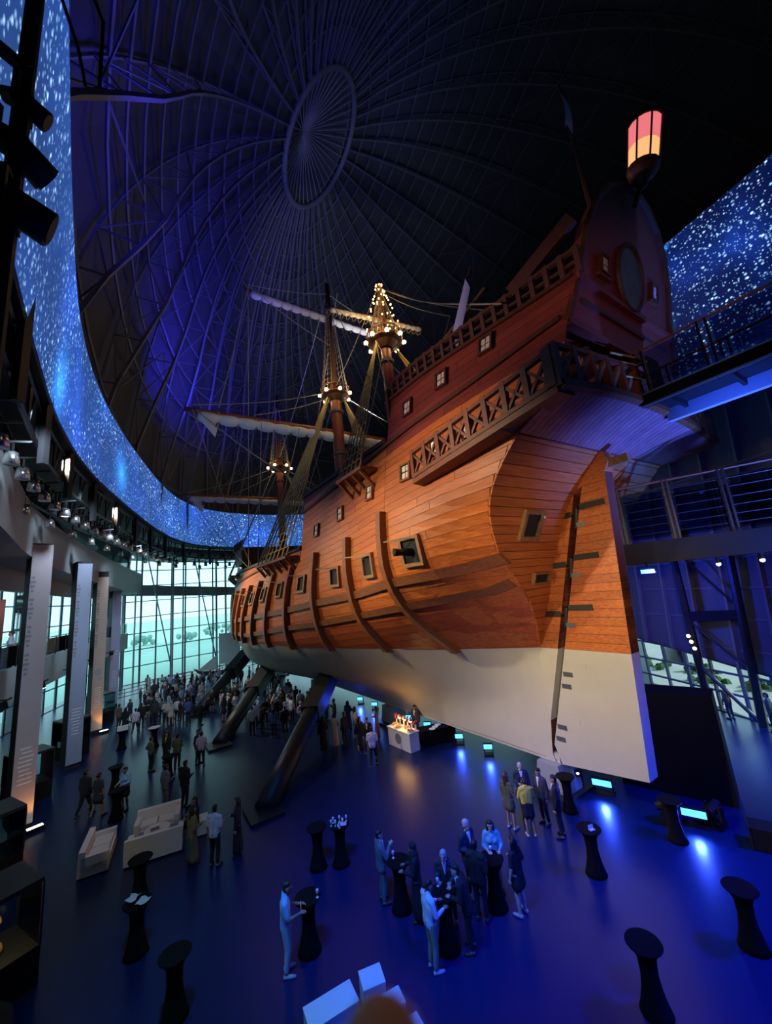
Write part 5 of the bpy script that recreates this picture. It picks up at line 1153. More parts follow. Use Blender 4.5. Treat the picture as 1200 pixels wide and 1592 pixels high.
# blue light bars on the floor
BARS = [((7.11, 16.28), 'bright blue light bar on the floor beneath the rudder', 1), ((8.82, 14.0), 'bright blue light bar on the floor right of the rudder', 1), ((3.79, 20.47), 'blue light bar under the keel, second from the rudder', 0), ((2.66, 22.11), 'blue light bar under the keel, third from the rudder', 0),
        ((1.17, 24.33), 'blue light bar under the keel right of the buffet', 0), ((0.13, 25.93), 'blue light bar under the keel behind the buffet', 0), ((-2.2, 29.5), 'blue light bar far under the keel, second from last', 0), ((-3.38, 31.25), 'blue light bar farthest under the keel', 0)]
for (x, y), lab, big in BARS:
    rz = math.radians(-36 if big else -12); e = tag(empty('light_bar', (x, y, 0), rz), lab, 'lamp', 'blue light bars under the keel'); L = 0.7 if big else 0.45
    MB().box((0, 0, 0.42), (L, 0.16, 0.24)).build('housing', 'black_metal', e); MB().box((0, -0.09, 0.42), (L - 0.06, 0.03, 0.19)).build('lens', 'glow_blue', e)
    for sx in (-1, 1): MB().bar((sx * L * 0.45, 0.15, 0), (sx * L * 0.45, 0, 0.4), 0.04).build('bracket', 'black_metal', e)
    MB().box((0, 0.1, 0.02), (L, 0.35, 0.04)).build('foot', 'black_metal', e)
    d = Vector((-math.sin(rz) * -1, -math.cos(rz), 0)); d = Vector((math.sin(rz), -math.cos(rz), 0))
    lamp('bar_light', 'SPOT', Vector((x, y, 0.46)) + d * 0.15, 420 if big else 150, BLUE, Vector((x, y, 0.1)) + d * 6, 0.12, 115, 0.7)
for k, (x, y, z) in enumerate(((6.4, 16.9, 0.4), (8.15, 14.3, 0.35), (9.4, 13.9, 0.3))):
    e = tag(empty('moving_head', (x, y, 0), k), ['black moving head lamp by the keel block', 'black moving head lamp left of the right light bar', 'black moving head lamp right of the right light bar'][k], 'lamp')
    MB().box((0, 0, 0.1), (0.4, 0.4, 0.2)).build('base', 'black_metal', e); MB().box((-0.2, 0, 0.42), (0.07, 0.2, 0.45)).box((0.2, 0, 0.42), (0.07, 0.2, 0.45)).build('yoke', 'black_metal', e)
    MB().tube([(0, -0.25, 0.62), (0, 0.05, 0.52), (0, 0.25, 0.46)], [0.13, 0.16, 0.12], 12).build('head', 'black_metal', e); MB().tube([(0, -0.26, 0.625), (0, -0.255, 0.62)], 0.05, 10).build('lens', 'glow_white', e)
e = tag(empty('equipment_case', (10.1, 12.75, 0), -0.6), 'black equipment case on the floor at the foot of the staging box', 'case'); MB().box((0, 0, 0.3), (1.0, 0.6, 0.56)).build('body', 'black_metal', e)
for sx in (-0.5, 0.5): MB().box((sx, 0, 0.3), (0.04, 0.64, 0.6)).build('edge', 'dark_metal', e)
tag(MB().tube([(10.9, 13.4, 0.2), (15.8, 11.3, 0.2)], 0.1, 6).build('floor_truss_tube', 'steel'), 'steel tube lying on the floor by the equipment case', 'tube')
# display cases at the left
for k, ((x, y), lab) in enumerate((((-14.6, 14.6), 'glass display case at the foot of the grey banner'), ((-18.9, 20.6), 'glass display case between the grey and blue banners'), ((-21.6, 26.4), 'glass display case between the blue and peach banners'), ((-10.35, 10.6), 'glass display case cut by the left edge with lit figures'), ((-25.2, 33.6), 'glass display case beyond the peach banner'))):
    e = tag(empty('display_case', (x, y, 0), math.radians(-30)), lab, 'case')
    MB().box((0, 0, 0.4), (1.5, 1.5, 0.8)).build('plinth', 'black_metal', e); MB().box((0, 0, 2.15), (1.5, 1.5, 0.1)).build('lid', 'dark_metal', e)
    for sx in (-0.74, 0.74):
        for sy in (-0.74, 0.74): MB().box((sx, sy, 1.45), (0.04, 0.04, 1.32)).build('corner_post', 'dark_metal', e)
    for r_ in range(4):
        a = r_ * PI / 2; MB().box((0.73 * math.cos(a), 0.73 * math.sin(a), 1.45), (0.012, 1.42, 1.3), a).build('glass_panel', 'glass', e)
    fg = MB(); fg.lathe([(0.3, 0.8), (0.25, 0.95), (0.1, 1.0), (0.12, 1.3), (0.22, 1.45), (0.14, 1.65), (0.08, 1.75)], n=12); fg.build('exhibit', 'wood_frame', e, True)
    MB().box((0.5, -0.79, 0.95), (0.4, 0.02, 0.3)).build('caption_panel', 'print_white', e)
    if k in (3,): lamp('case_light', 'POINT', (x + 0.5, y - 0.2, 1.9), 60, (1, 0.6, 0.25), size=0.08)
# low dark platform along the left wall
tag(sweep(BP[:22], -BN[:22], [(-0.4, 0), (-0.4, 0.18), (1.2, 0.18), (1.2, 0)]).build('trim_9', 'concrete_dark'), kind='structure')
# sailing boat exhibit by the far window
bt = tag(empty('sailing_boat', (-21.3, 46.6, 0), math.radians(8)), 'small outrigger boat with a big pale sail by the far window', 'boat')
b = MB(); rows = []
for t in np.linspace(-1, 1, 13): rows.append([(t * 4.2, q * 0.5 * (1 - t * t) ** 0.6, 1.6 + 0.9 * abs(t) ** 3 - (0.75 * (1 - t * t) ** 0.5 if abs(q) < 0.5 else 0)) for q in (-1, -0.4, 0.4, 1)])
b.grid(rows); b.build('hull', 'wood_dark', bt); MB().tube([(0.3, 0, 1.2), (0.3, 0, 8.0)], 0.08, 6).build('mast', 'wood_dark', bt)
b = MB(); b.grid([[(0.2 + 3.6 * u, -0.15 - 0.5 * u * (1 - u), 2.7 + 5.2 * v) for u in np.linspace(0, 1, 5)] for v in np.linspace(0, 1, 4)]); b.build('sail', 'sail', bt, True)
b = MB(); b.grid([[(-0.2 - 3.4 * u * (1 - v), -0.1, 1.9 + 2.4 * v) for u in np.linspace(0, 1, 5)] for v in np.linspace(0, 1, 4)]); b.build('jib', 'sail', bt, True)
bt.scale = (0.66, 0.66, 0.66); MB().bar((-0.5, 0, 0.0), (-0.5, 0, 1.1), 0.2).bar((1.0, 0, 0), (1.0, 0, 1.1), 0.2).build('stand', 'dark_metal', bt)
# stage light pole close by on the left
lp = tag(empty('lighting_pole', (-1.95, 1.72, 6.7)), 'black lighting pole with loops of cable, close to us at the top left', 'pole')
MB().tube([(0, 0, 0), (0, 0, 8.0)], 0.045, 8).build('tube', 'black_metal', lp); MB().tube([(0.02, 0.0, 4.95), (-0.5, -0.35, 5.3)], 0.04, 8).build('side_arm', 'black_metal', lp)
MB().tube([(0.04, 0.04, 6.0), (0.16, 0.16, 5.45), (0.2, 0.2, 5.15), (0.26, 0.24, 5.2), (0.27, 0.22, 5.8), (0.1, 0.1, 6.4)], 0.012, 5).build('cable', 'black_metal', lp)
MB().lathe([(0.3, 0), (0.3, 0.03), (0.06, 0.05)], n=12).build('base_plate', 'black_metal', lp)
for k, (dz, yaw, sc_) in enumerate(((4.72, 0.3, 0.42), (4.36, 0.9, 0.62), (3.95, 0.5, 0.7))):
    e = tag(empty('spotlight', (-1.95, 1.72, 6.7 + dz), yaw), ['small black spotlight, topmost on the near lighting pole', 'middle black spotlight on the near lighting pole', 'lowest and largest black spotlight on the near lighting pole'][k], 'lamp')
    MB().tube([(-0.22 * sc_, 0, 0.02), (0.0, 0, 0), (0.24 * sc_, 0.05, -0.06)], [0.10 * sc_, 0.14 * sc_, 0.15 * sc_], 14).build('housing', 'black_metal', e, True)
    MB().tube([(0.24 * sc_, 0.05, -0.06), (0.25 * sc_, 0.052, -0.062)], 0.12 * sc_, 14).build('lens', 'black_metal', e); MB().bar((0, 0.16 * sc_, -0.1), (0, 0.16 * sc_, 0.14), 0.03).bar((0, -0.16 * sc_, -0.1), (0, -0.16 * sc_, 0.14), 0.03).bar((0, -0.16 * sc_, 0.14), (0, 0.16 * sc_, 0.14), 0.03).build('yoke', 'black_metal', e)
# ================================================================== PEOPLE
def sdf_mesh(prims, voxel, name, smooth_it=4):
    b = MB()
    for p in prims:
        a, c, ra, rb = Vector(p[0]), Vector(p[1]), p[2], p[3]; sy = p[4] if len(p) > 4 else 1.0
        d = (c - a); L = d.length; d = d.normalized() if L > 1e-6 else Vector((0, 0, 1)); n = 10
        u = Vector((0, 0, 1)) if abs(d.z) < 0.9 else Vector((1, 0, 0)); x = d.cross(u).normalized(); y = x.cross(d)
        rings = []
        for i in range(4): t = -PI / 2 + (PI / 2) * i / 4; rings.append((a + d * (ra * math.sin(t)), max(1e-4, ra * math.cos(t))))
        rings.append((a, ra)); rings.append((c, rb))
        for i in range(1, 5): t = (PI / 2) * i / 4; rings.append((c + d * (rb * math.sin(t)), max(1e-4, rb * math.cos(t))))
        vs = []
        for ctr, r in rings:
            for k in range(n):
                an = 2 * PI * k / n; v = ctr + (x * math.cos(an) + y * math.sin(an)) * r
                if sy != 1.0: v = Vector((v.x, ctr.y + (v.y - ctr.y) * sy, v.z))
                vs.append(v)
        m = len(rings); b.add(vs, [(i * n + k, i * n + (k + 1) % n, (i + 1) * n + (k + 1) % n, (i + 1) * n + k) for i in range(m - 1) for k in range(n)] + [tuple(range(n - 1, -1, -1)), tuple(range((m - 1) * n, m * n))])
    me = b.mesh(name + '_src', 'china'); o = bpy.data.objects.new(name, me); COL.objects.link(o)
    md = o.modifiers.new('r', 'REMESH'); md.mode = 'VOXEL'; md.voxel_size = voxel; md.use_smooth_shade = True
    sm = o.modifiers.new('s', 'SMOOTH'); sm.iterations = smooth_it; sm.factor = 0.5
    dg = bpy.context.evaluated_depsgraph_get(); out = bpy.data.meshes.new_from_object(o.evaluated_get(dg)); out.name = name
    bpy.data.objects.remove(o); bpy.data.meshes.remove(me)
    out.materials.clear(); out.materials.append(MAT['skin_mid']); out.polygons.foreach_set('use_smooth', [True] * len(out.polygons)); return out
for nm, c in dict(skin_light=(0.62, 0.40, 0.30), skin_mid=(0.42, 0.24, 0.15), skin_dark=(0.22, 0.115, 0.07), hair_black=(0.012, 0.010, 0.010), hair_grey=(0.42, 0.42, 0.44), hair_brown=(0.06, 0.035, 0.02),
     cl_black=(0.010, 0.010, 0.013), cl_navy=(0.018, 0.024, 0.05), cl_charcoal=(0.035, 0.037, 0.045), cl_grey=(0.14, 0.15, 0.17), cl_white=(0.72, 0.74, 0.78), cl_lightblue=(0.32, 0.55, 0.80), cl_lilac=(0.62, 0.52, 0.70), cl_yellow=(0.75, 0.56, 0.06),
     cl_khaki=(0.32, 0.28, 0.20), cl_pale=(0.55, 0.62, 0.58), cl_brown=(0.12, 0.08, 0.05), cl_gold=(0.26, 0.17, 0.07), cl_teal=(0.20, 0.45, 0.48), cl_cream=(0.62, 0.56, 0.5), cl_blue=(0.08, 0.14, 0.42), cl_olive=(0.10, 0.10, 0.045), cl_red=(0.4, 0.04, 0.04), shoe_black=(0.012, 0.012, 0.012), shoe_pale=(0.45, 0.42, 0.4)).items(): mat(nm, c, 0.75 if nm[:2] == 'cl' else 0.5)
def V(*a): return Vector(a)
def hand(wr, dr, up, curl=0.5, s=1.0, side=1):
    # palm + five separate fingers; dr = pointing direction, up = back of hand
    wr = Vector(wr); dr = Vector(dr).normalized(); up = Vector(up); up = (up - dr * up.dot(dr)).normalized(); sd = dr.cross(up) * side; P = []
    P.append((wr, wr + dr * 0.08 * s, 0.026 * s, 0.030 * s)); P.append((wr + dr * 0.03 * s + sd * 0.02 * s, wr + dr * 0.085 * s + sd * 0.028 * s, 0.018 * s, 0.017 * s)); P.append((wr + dr * 0.03 * s - sd * 0.02 * s, wr + dr * 0.08 * s - sd * 0.03 * s, 0.018 * s, 0.016 * s))
    for k, ln in enumerate((0.068, 0.078, 0.072, 0.056)):
        b0 = wr + dr * (0.09 * s) + sd * (0.034 - 0.0225 * k) * s; d1 = (dr - up * curl * 0.5).normalized(); m1 = b0 + d1 * ln * 0.5 * s; d2 = (dr - up * curl * 1.5).normalized(); m2 = m1 + d2 * ln * 0.5 * s
        P.append((b0, m1, 0.0105 * s, 0.0095 * s)); P.append((m1, m2, 0.0095 * s, 0.008 * s))
    t0 = wr + dr * 0.03 * s + sd * 0.032 * s; t1 = t0 + (dr * 0.5 + sd * 0.8 - up * 0.3 * curl).normalized() * 0.04 * s; t2 = t1 + (dr * 0.9 + sd * 0.25 - up * 0.3).normalized() * 0.03 * s
    P.append((t0, t1, 0.014 * s, 0.011 * s)); P.append((t1, t2, 0.011 * s, 0.0095 * s)); return P
def body(pose):
    female = pose.get('female', False); sh = 0.165 if female else 0.19; hipw = 0.095 if female else 0.09; lean = pose.get('lean', 0.0); S = {}
    hz = 0.90; sit = pose.get('sit', False)
    if sit: hz = 0.53
    def T(x, y, z): return V(x, y + lean * max(0, z - hz), z)
    dz = hz - 0.90; head_t = pose.get('nod', 0.0)
    hd = T(0, 0.02, 1.60 + dz) + V(0, 0.05 * head_t, -0.03 * head_t)
    skin = [(T(0, 0, 1.40 + dz), hd + V(0, 0, -0.06), 0.062, 0.052), (hd + V(0, -0.012, 0.035), hd + V(0, -0.002, 0.03), 0.088, 0.086), (hd + V(0, 0.03, -0.05), hd + V(0, 0.035, -0.06), 0.062, 0.052),
            (hd + V(0, 0.085, 0.01), hd + V(0, 0.098, -0.018), 0.012, 0.016), (hd + V(-0.085, -0.005, 0.005), hd + V(-0.088, -0.01, -0.02), 0.016, 0.012), (hd + V(0.085, -0.005, 0.005), hd + V(0.088, -0.01, -0.02), 0.016, 0.012),
            (hd + V(-0.03, 0.072, 0.032), hd + V(0.03, 0.072, 0.032), 0.016, 0.016), (hd + V(-0.02, 0.078, -0.052), hd + V(0.02, 0.078, -0.052), 0.010, 0.010), (hd + V(0, 0.065, -0.085), hd + V(0, 0.07, -0.085), 0.02, 0.02)]
    w = 0.085 if female else 0.105
    torso = [(T(-hipw * .7, 0, 0.93 + dz), T(-w, 0, 1.25 + dz), 0.105, 0.112, 0.85), (T(hipw * .7, 0, 0.93 + dz), T(w, 0, 1.25 + dz), 0.105, 0.112, 0.85), (T(-sh + .03, -0.005, 1.385 + dz), T(sh - .03, -0.005, 1.385 + dz), 0.068, 0.068), (T(-w, 0, 1.27 + dz), T(w, 0, 1.27 + dz), 0.105, 0.105, 0.9), (T(0, 0, 1.05 + dz), T(0, 0, 1.3 + dz), 0.11, 0.12, 0.9), (T(-0.1, 0, 1.38 + dz), T(0, 0, 1.455 + dz), 0.06, 0.055), (T(0.1, 0, 1.38 + dz), T(0, 0, 1.455 + dz), 0.06, 0.055)]
    if female: torso += [(T(-0.075, 0.07, 1.24 + dz), T(-0.075, 0.075, 1.23 + dz), 0.06, 0.06), (T(0.075, 0.07, 1.24 + dz), T(0.075, 0.075, 1.23 + dz), 0.06, 0.06)]
    hips = [(V(-hipw * .8, 0, hz + 0.02), V(hipw * .8, 0, hz + 0.02), 0.112, 0.112, 0.95)]
    legs = []; shoes = []; calf = []
    for i, sx in enumerate((-1, 1)):
        st = pose.get('step', 0) * (1 if i else -1); hip = V(sx * hipw, 0, hz - 0.02)
        if sit: kn = V(sx * 0.12, 0.42, 0.50); an = V(sx * 0.11, 0.44, 0.10)
        else: kn = V(sx * (hipw + .012), 0.03 + st * 0.55, 0.48); an = V(sx * (hipw + .02), -0.015 + st * (1.0 if st > 0 else 1.15), 0.085 + (0.05 if st < 0 else 0))
        legs += [(hip, kn, 0.092, 0.06), (kn, an + V(0, 0, 0.05), 0.062, 0.044)]; calf += [(kn, an, 0.056, 0.038), (kn + V(0, -0.02, -0.08), kn.lerp(an, 0.55) + V(0, -0.012, 0), 0.05, 0.045)]
        o = sx * 0.03; shoes += [(an + V(0, -0.03, -0.045), an + V(o, 0.10, -0.052), 0.040, 0.036), (an + V(o, 0.10, -0.052), an + V(o * 1.3, 0.17, -0.058), 0.038, 0.026)]
    arms = []; hands = []; sleeves = []
    for i, key in enumerate(('left', 'right')):
        sx = -1 if i == 0 else 1; sp = T(sx * (sh + 0.005), 0, 1.375 + dz); el, wr, dr, up, cu = pose[key]
        el = T(sx * el[0], el[1], el[2] + dz); wr = T(sx * wr[0], wr[1], wr[2] + dz); arms += [(sp, el, 0.052, 0.042), (el, wr, 0.042, 0.029)]; sleeves.append((sp, el, wr))
        hands += hand(wr + (wr - el).normalized() * 0.012, V(sx * dr[0], dr[1], dr[2]), V(sx * up[0], up[1], up[2]), cu, 1.0, -sx if i == 0 else -sx)
    S.update(skin=skin, torso=torso, hips=hips, legs=legs, calf=calf, shoes=shoes, arms=arms, hands=hands, sleeves=sleeves, hd=hd, T=T, hz=hz, dz=dz, female=female); return S
REL = ((0.245, -0.02, 1.10), (0.255, 0.05, 0.86), (0, 0.15, -1), (1, 0, 0), 0.5)
BENT = ((0.25, -0.04, 1.11), (0.16, 0.22, 1.14), (-0.35, 1, 0.1), (0.2, 0, 1), 0.7)
REACH = ((0.25, 0.05, 1.12), (0.15, 0.30, 1.12), (-0.25, 1, 0.0), (0.3, 0, 1), 0.8)
DRINK = ((0.26, 0.10, 1.15), (0.12, 0.25, 1.34), (-0.3, 0.7, 0.4), (0.6, 0, 0.6), 0.9)
FOLD = ((0.25, 0.02, 1.13), (0.02, 0.17, 1.13), (-1, 0.1, 0.05), (0, 1, 0.2), 0.4)
HIP = ((0.33, -0.08, 1.14), (0.2, 0.05, 0.97), (-0.6, 0.4, -0.3), (0.8, 0, 0.5), 0.5)
POSES = dict(phone=dict(left=REACH, right=REACH, nod=1.0), stand=dict(left=REL, right=REL), bent=dict(left=REL, right=BENT, nod=0.3), drink=dict(left=REL, right=DRINK), fold=dict(left=FOLD, right=FOLD), walk=dict(left=REL, right=REL, step=0.20), lean=dict(left=REACH, right=REACH, lean=0.22, nod=0.6), sit=dict(left=REACH, right=BENT, sit=True, nod=0.5),
    fstand=dict(left=REL, right=BENT, female=True), freach=dict(left=REACH, right=REACH, female=True, nod=0.5), fwalk=dict(left=REL, right=REL, step=0.16, female=True), hip=dict(left=HIP, right=REL))
_cache = {}
def parts(pose, outfit, hair):
    key = (pose, outfit, hair)
    if key in _cache: return _cache[key]
    kb = ('b', pose); S = _cache.get(('S', pose))
    if S is None: S = body(POSES[pose]); _cache[('S', pose)] = S; _cache[kb] = sdf_mesh(S['skin'] + S['torso'] + S['hips'] + [(a, b_, r1 * .82, r2 * .82) for a, b_, r1, r2 in S['legs']] + S['calf'] + S['shoes'][0::2] + S['arms'] + S['hands'], 0.0125, 'body', 3)
    T, hz, dz, hd = S['T'], S['hz'], S['dz'], S['hd']; P = {'body': (_cache[kb], 'skin')}
    inf = lambda L, d: [(p[0], p[1], p[2] + d, p[3] + d) + tuple(p[4:]) for p in L]
    def c(k, f):
        if k not in _cache: _cache[k] = f()
        return _cache[k]
    # hair
    if hair == 'short': P['hair'] = (c(('h', pose, hair), lambda: sdf_mesh([(hd + V(0, -0.03, 0.055), hd + V(0, 0.0, 0.066), 0.084, 0.082), (hd + V(0, -0.045, 0.0), hd + V(0, -0.05, -0.02), 0.075, 0.06)], 0.012, 'hair', 2)), 'hair')
    elif hair == 'long': P['hair'] = (c(('h', pose, hair), lambda: sdf_mesh([(hd + V(0, -0.028, 0.055), hd + V(0, -0.005, 0.066), 0.09, 0.086), (hd + V(-0.06, -0.04, 0.02), hd + V(-0.085, -0.035, -0.22), 0.06, 0.04), (hd + V(0.06, -0.04, 0.02), hd + V(0.085, -0.035, -0.22), 0.06, 0.04), (hd + V(0, -0.06, 0.02), hd + V(0, -0.085, -0.25), 0.08, 0.06)], 0.014, 'hair', 3)), 'hair')
    elif hair == 'bun': P['hair'] = (c(('h', pose, hair), lambda: sdf_mesh([(hd + V(0, -0.03, 0.055), hd + V(0, 0.0, 0.066), 0.085, 0.082), (hd + V(0, -0.045, 0.0), hd + V(0, -0.05, -0.02), 0.075, 0.06), (hd + V(0, -0.12, 0.04), hd + V(0, -0.125, 0.03), 0.045, 0.045)], 0.012, 'hair', 2)), 'hair')
    elif hair == 'scarf': P['headscarf'] = (c(('h', pose, hair), lambda: sdf_mesh([(hd + V(0, -0.025, 0.045), hd + V(0, -0.008, 0.055), 0.103, 0.10), (hd + V(0, -0.02, -0.06), hd + V(0, -0.02, -0.16), 0.095, 0.14), (hd + V(0, -0.03, -0.15), hd + V(0, -0.03, -0.4), 0.17, 0.2, 0.75)], 0.016, 'headscarf', 4)), 'top')
    up = inf(S['torso'], 0.012)
    sleeve_l = [(a, e, 0.066, 0.054) for a, e, w_ in S['sleeves']] + [(e, e.lerp(w_, 0.93), 0.054, 0.040) for a, e, w_ in S['sleeves']]
    sleeve_s = [(a, a.lerp(e, 0.8), 0.068, 0.060) for a, e, w_ in S['sleeves']]
    skirt = lambda z, r: [(V(-0.05, 0, hz + 0.05), V(-0.06, 0.0, z + r), 0.13, r, 0.9), (V(0.05, 0, hz + 0.05), V(0.06, 0.0, z + r), 0.13, r, 0.9)]
    tr = inf(S['legs'], 0.010) + inf(S['hips'], 0.008)
    shoes = ('shoes', lambda: sdf_mesh(inf(S['shoes'], 0.006), 0.012, 'shoes', 2))
    if outfit in ('shirt', 'tee', 'jacket'):
        if outfit == 'jacket':
            P['jacket'] = (c((pose, 'jacket'), lambda: sdf_mesh(inf(S['torso'], 0.024) + [(a, b_, r1 + .008, r2 + .008) for a, b_, r1, r2 in sleeve_l] + [(T(-0.07, 0, 1.1 + dz), T(-0.085, 0, 0.86 + dz), 0.125, 0.135, 0.95), (T(0.07, 0, 1.1 + dz), T(0.085, 0, 0.86 + dz), 0.125, 0.135, 0.95)], 0.016, 'jacket', 3)), 'top')
            P['shirt_front'] = (c((pose, 'sf'), lambda: sdf_mesh([(T(-0.028, 0.085, 1.44 + dz), T(0, 0.128, 1.18 + dz), 0.03, 0.018), (T(0.028, 0.085, 1.44 + dz), T(0, 0.128, 1.18 + dz), 0.03, 0.018), (T(-0.055, 0.02, 1.475 + dz), T(0.055, 0.02, 1.475 + dz), 0.03, 0.03)], 0.012, 'shirt_front', 2)), 'under')
        else:
            P['shirt'] = (c((pose, outfit), lambda: sdf_mesh(up + (sleeve_s if outfit == 'tee' else sleeve_l) + [(T(-0.06, 0, 1.0 + dz), T(-0.065, 0, 0.9 + dz), 0.125, 0.125), (T(0.06, 0, 1.0 + dz), T(0.065, 0, 0.9 + dz), 0.125, 0.125)], 0.015, 'shirt', 3)), 'top')
        P['trousers'] = (c((pose, 'tr'), lambda: sdf_mesh(tr, 0.016, 'trousers', 3)), 'bottom')
    elif outfit == 'dress':
        P['dress'] = (c((pose, 'dress'), lambda: sdf_mesh(up + sleeve_s + skirt(0.52, 0.17), 0.016, 'dress', 3)), 'top')
    elif outfit == 'skirt':
        P['blouse'] = (c((pose, 'blouse'), lambda: sdf_mesh(inf(S['torso'], 0.016) + sleeve_l, 0.015, 'blouse', 3)), 'top'); P['skirt'] = (c((pose, 'skirtp'), lambda: sdf_mesh(inf(S['hips'], 0.012) + skirt(0.50, 0.15), 0.016, 'skirt', 3)), 'bottom')
    elif outfit == 'gown':
        P['gown'] = (c((pose, 'gown'), lambda: sdf_mesh(inf(S['torso'], 0.02) + [(a, b_, r1 + .01, r2 + .012) for a, b_, r1, r2 in sleeve_l] + skirt(0.02, 0.20), 0.018, 'gown', 4)), 'top')
    P['shoes'] = (c(('shoes', pose), shoes[1]), 'shoes')
    # eyes and mouth
    def face():
        b = MB()
        for sx in (-1, 1): b.ball(tuple(hd + V(sx * 0.032, 0.083, 0.014)), 0.0095, 8, 6)
        return b.mesh('eyes', 'hair_black', True)
    def mouth(): b = MB(); b.tube([tuple(hd + V(-0.022, 0.088, -0.05)), tuple(hd + V(0, 0.093, -0.05)), tuple(hd + V(0.022, 0.088, -0.05))], 0.0055, 6); return b.mesh('mouth', 'cl_red')
    P['eyes'] = (c(('eyes', pose), face), 'eye'); P['mouth'] = (c(('mouth', pose), mouth), 'lip')
    _cache[key] = P; return P
mat('lip', (0.32, 0.10, 0.08), 0.5)
def person(xy, rz, pose, outfit, hair, label, top='cl_black', bottom='cl_black', hairc='hair_black', skin='skin_mid', shoes='shoe_black', under='cl_white', group=None, z=0.0, h=1.0, faces=True):
    e = tag(empty('person', (xy[0], xy[1], z), math.radians(rz)), label, 'person', group); e.scale = (h, h, h)
    cm = dict(skin=skin, top=top, bottom=bottom, hair=hairc, shoes=shoes, under=under, eye='hair_black', lip='lip')
    for nm, (me, slot) in parts(pose, outfit, hair).items():
        if not faces and nm in ('eyes', 'mouth'): continue
        inst(nm, me, e, mats=[MAT[cm[slot]]])
    return e
P_ = person
P_((-3.28, 10.52), -75, 'phone', 'tee', 'short', 'man in light blue shirt and pale trousers holding a phone at a table', 'cl_lightblue', 'cl_pale', shoes='shoe_pale', h=1.05)
ph = MB().box((0, 0, 0), (0.075, 0.012, 0.15)).build('phone', 'black_metal', loc=(-2.93, 10.62, 1.23), rz=math.radians(-75)); MB().box((0, -0.008, 0), (0.066, 0.004, 0.135)).build('phone_screen', 'pane_lit', ph); tag(ph, 'phone held by the man in light blue shirt', 'phone')
P_((0.06, 10.27), -65, 'phone', 'shirt', 'bun', 'person with tied-back hair in white shirt and brown trousers holding a drink', 'cl_white', 'cl_khaki', shoes='shoe_pale')
P_((0.62, 11.4), 165, 'lean', 'jacket', 'short', 'grey-haired person bending over the table opposite the white shirt', 'cl_charcoal', 'cl_black', 'hair_grey', 'skin_light')
P_((0.98, 10.62), 75, 'lean', 'jacket', 'short', 'man in black suit leaning towards the person in white shirt', 'cl_black', 'cl_black', skin='skin_light')
P_((-1.12, 12.27), -70, 'drink', 'jacket', 'short', 'man in grey-green suit lifting a hand to his face', 'cl_grey', 'cl_grey', skin='skin_light')
P_((-0.16, 11.62), 80, 'freach', 'gown', 'scarf', 'woman in long black gown and headscarf opposite the grey suit', 'cl_black')
P_((1.32, 12.2), -140, 'bent', 'jacket', 'short', 'white-haired man in dark suit facing us, left of the group of four', 'cl_navy', 'cl_black', 'hair_grey', 'skin_light', h=1.06)
P_((1.40, 11.40), -30, 'bent', 'jacket', 'short', 'man in dark suit seen from behind in the group of four', 'cl_black', 'cl_black', h=1.02)
P_((2.02, 12.28), 175, 'freach', 'skirt', 'long', 'woman with long dark hair and pale top under a black jacket', 'cl_teal', 'cl_black', skin='skin_light')
P_((2.42, 11.45), 40, 'fstand', 'dress', 'long', 'woman in black dress at the right of the group of four', 'cl_black', skin='skin_light', shoes='shoe_pale')
P_((3.2, 14.84), -50, 'fstand', 'dress', 'long', 'woman in dark patterned dress left of the yellow jacket', 'cl_olive', hairc='hair_brown', shoes='shoe_pale')
P_((3.9, 15.45), 175, 'bent', 'jacket', 'short', 'white-haired man in dark suit behind the yellow jacket', 'cl_navy', 'cl_black', 'hair_grey', 'skin_light')
P_((3.69, 14.35), -5, 'freach', 'skirt', 'bun', 'woman in bright yellow jacket and black skirt seen from behind', 'cl_yellow', 'cl_black', shoes='shoe_pale')
P_((4.38, 14.9), 120, 'bent', 'jacket', 'short', 'man in dark suit right of the yellow jacket', 'cl_charcoal', 'cl_black')
P_((4.62, 14.15), 60, 'stand', 'jacket', 'short', 'man in black suit at the right end of the yellow jacket group', 'cl_black', 'cl_black', h=1.04)
P_((-7.63, 14.67), -40, 'fstand', 'gown', 'long', 'woman in long gold-brown dress right of the white sofas', 'cl_gold')
P_((-6.76, 14.43), -10, 'bent', 'tee', 'short', 'man in pale lilac shirt and black trousers seen from behind', 'cl_lilac', 'cl_black', 'hair_black', h=1.04)
P_((-6.2, 14.95), 110, 'fstand', 'gown', 'long', 'woman with long hair in black beside the lilac shirt', 'cl_black')
P_((-8.3, 16.2), 120, 'sit', 'jacket', 'short', 'man in dark suit sitting on the white cube seat', 'cl_black', 'cl_black', h=1.0)
P_((-9.94, 18.45), -20, 'bent', 'jacket', 'short', 'man in dark suit seen from behind, behind the white sofas', 'cl_black', 'cl_black', h=1.06)
P_((-10.75, 18.4), -25, 'bent', 'jacket', 'short', 'person in grey suit standing left of the dark suit, behind the sofas', 'cl_grey', 'cl_grey', h=1.02)
P_((-14.02, 22.57), -30, 'hip', 'shirt', 'short', 'man in olive shirt and dark trousers by the far cocktail tables', 'cl_olive', 'cl_black')
P_((-14.0, 23.84), -90, 'freach', 'jacket', 'long', 'person in black jacket at the far tables beside the yellow scarf', 'cl_black', 'cl_black')
P_((-13.5, 23.22), 150, 'fstand', 'jacket', 'long', 'person with a yellow front under a black jacket at the far tables', 'cl_black', 'cl_black', under='cl_yellow')
P_((-12.6, 22.6), 0, 'fold', 'jacket', 'short', 'man in dark olive suit seen from behind, alone by the far table', 'cl_olive', 'cl_black')
P_((-11.27, 22.57), 20, 'bent', 'tee', 'short', 'man in pale pink shirt seen from behind by the middle strut', 'cl_lilac', 'cl_black')
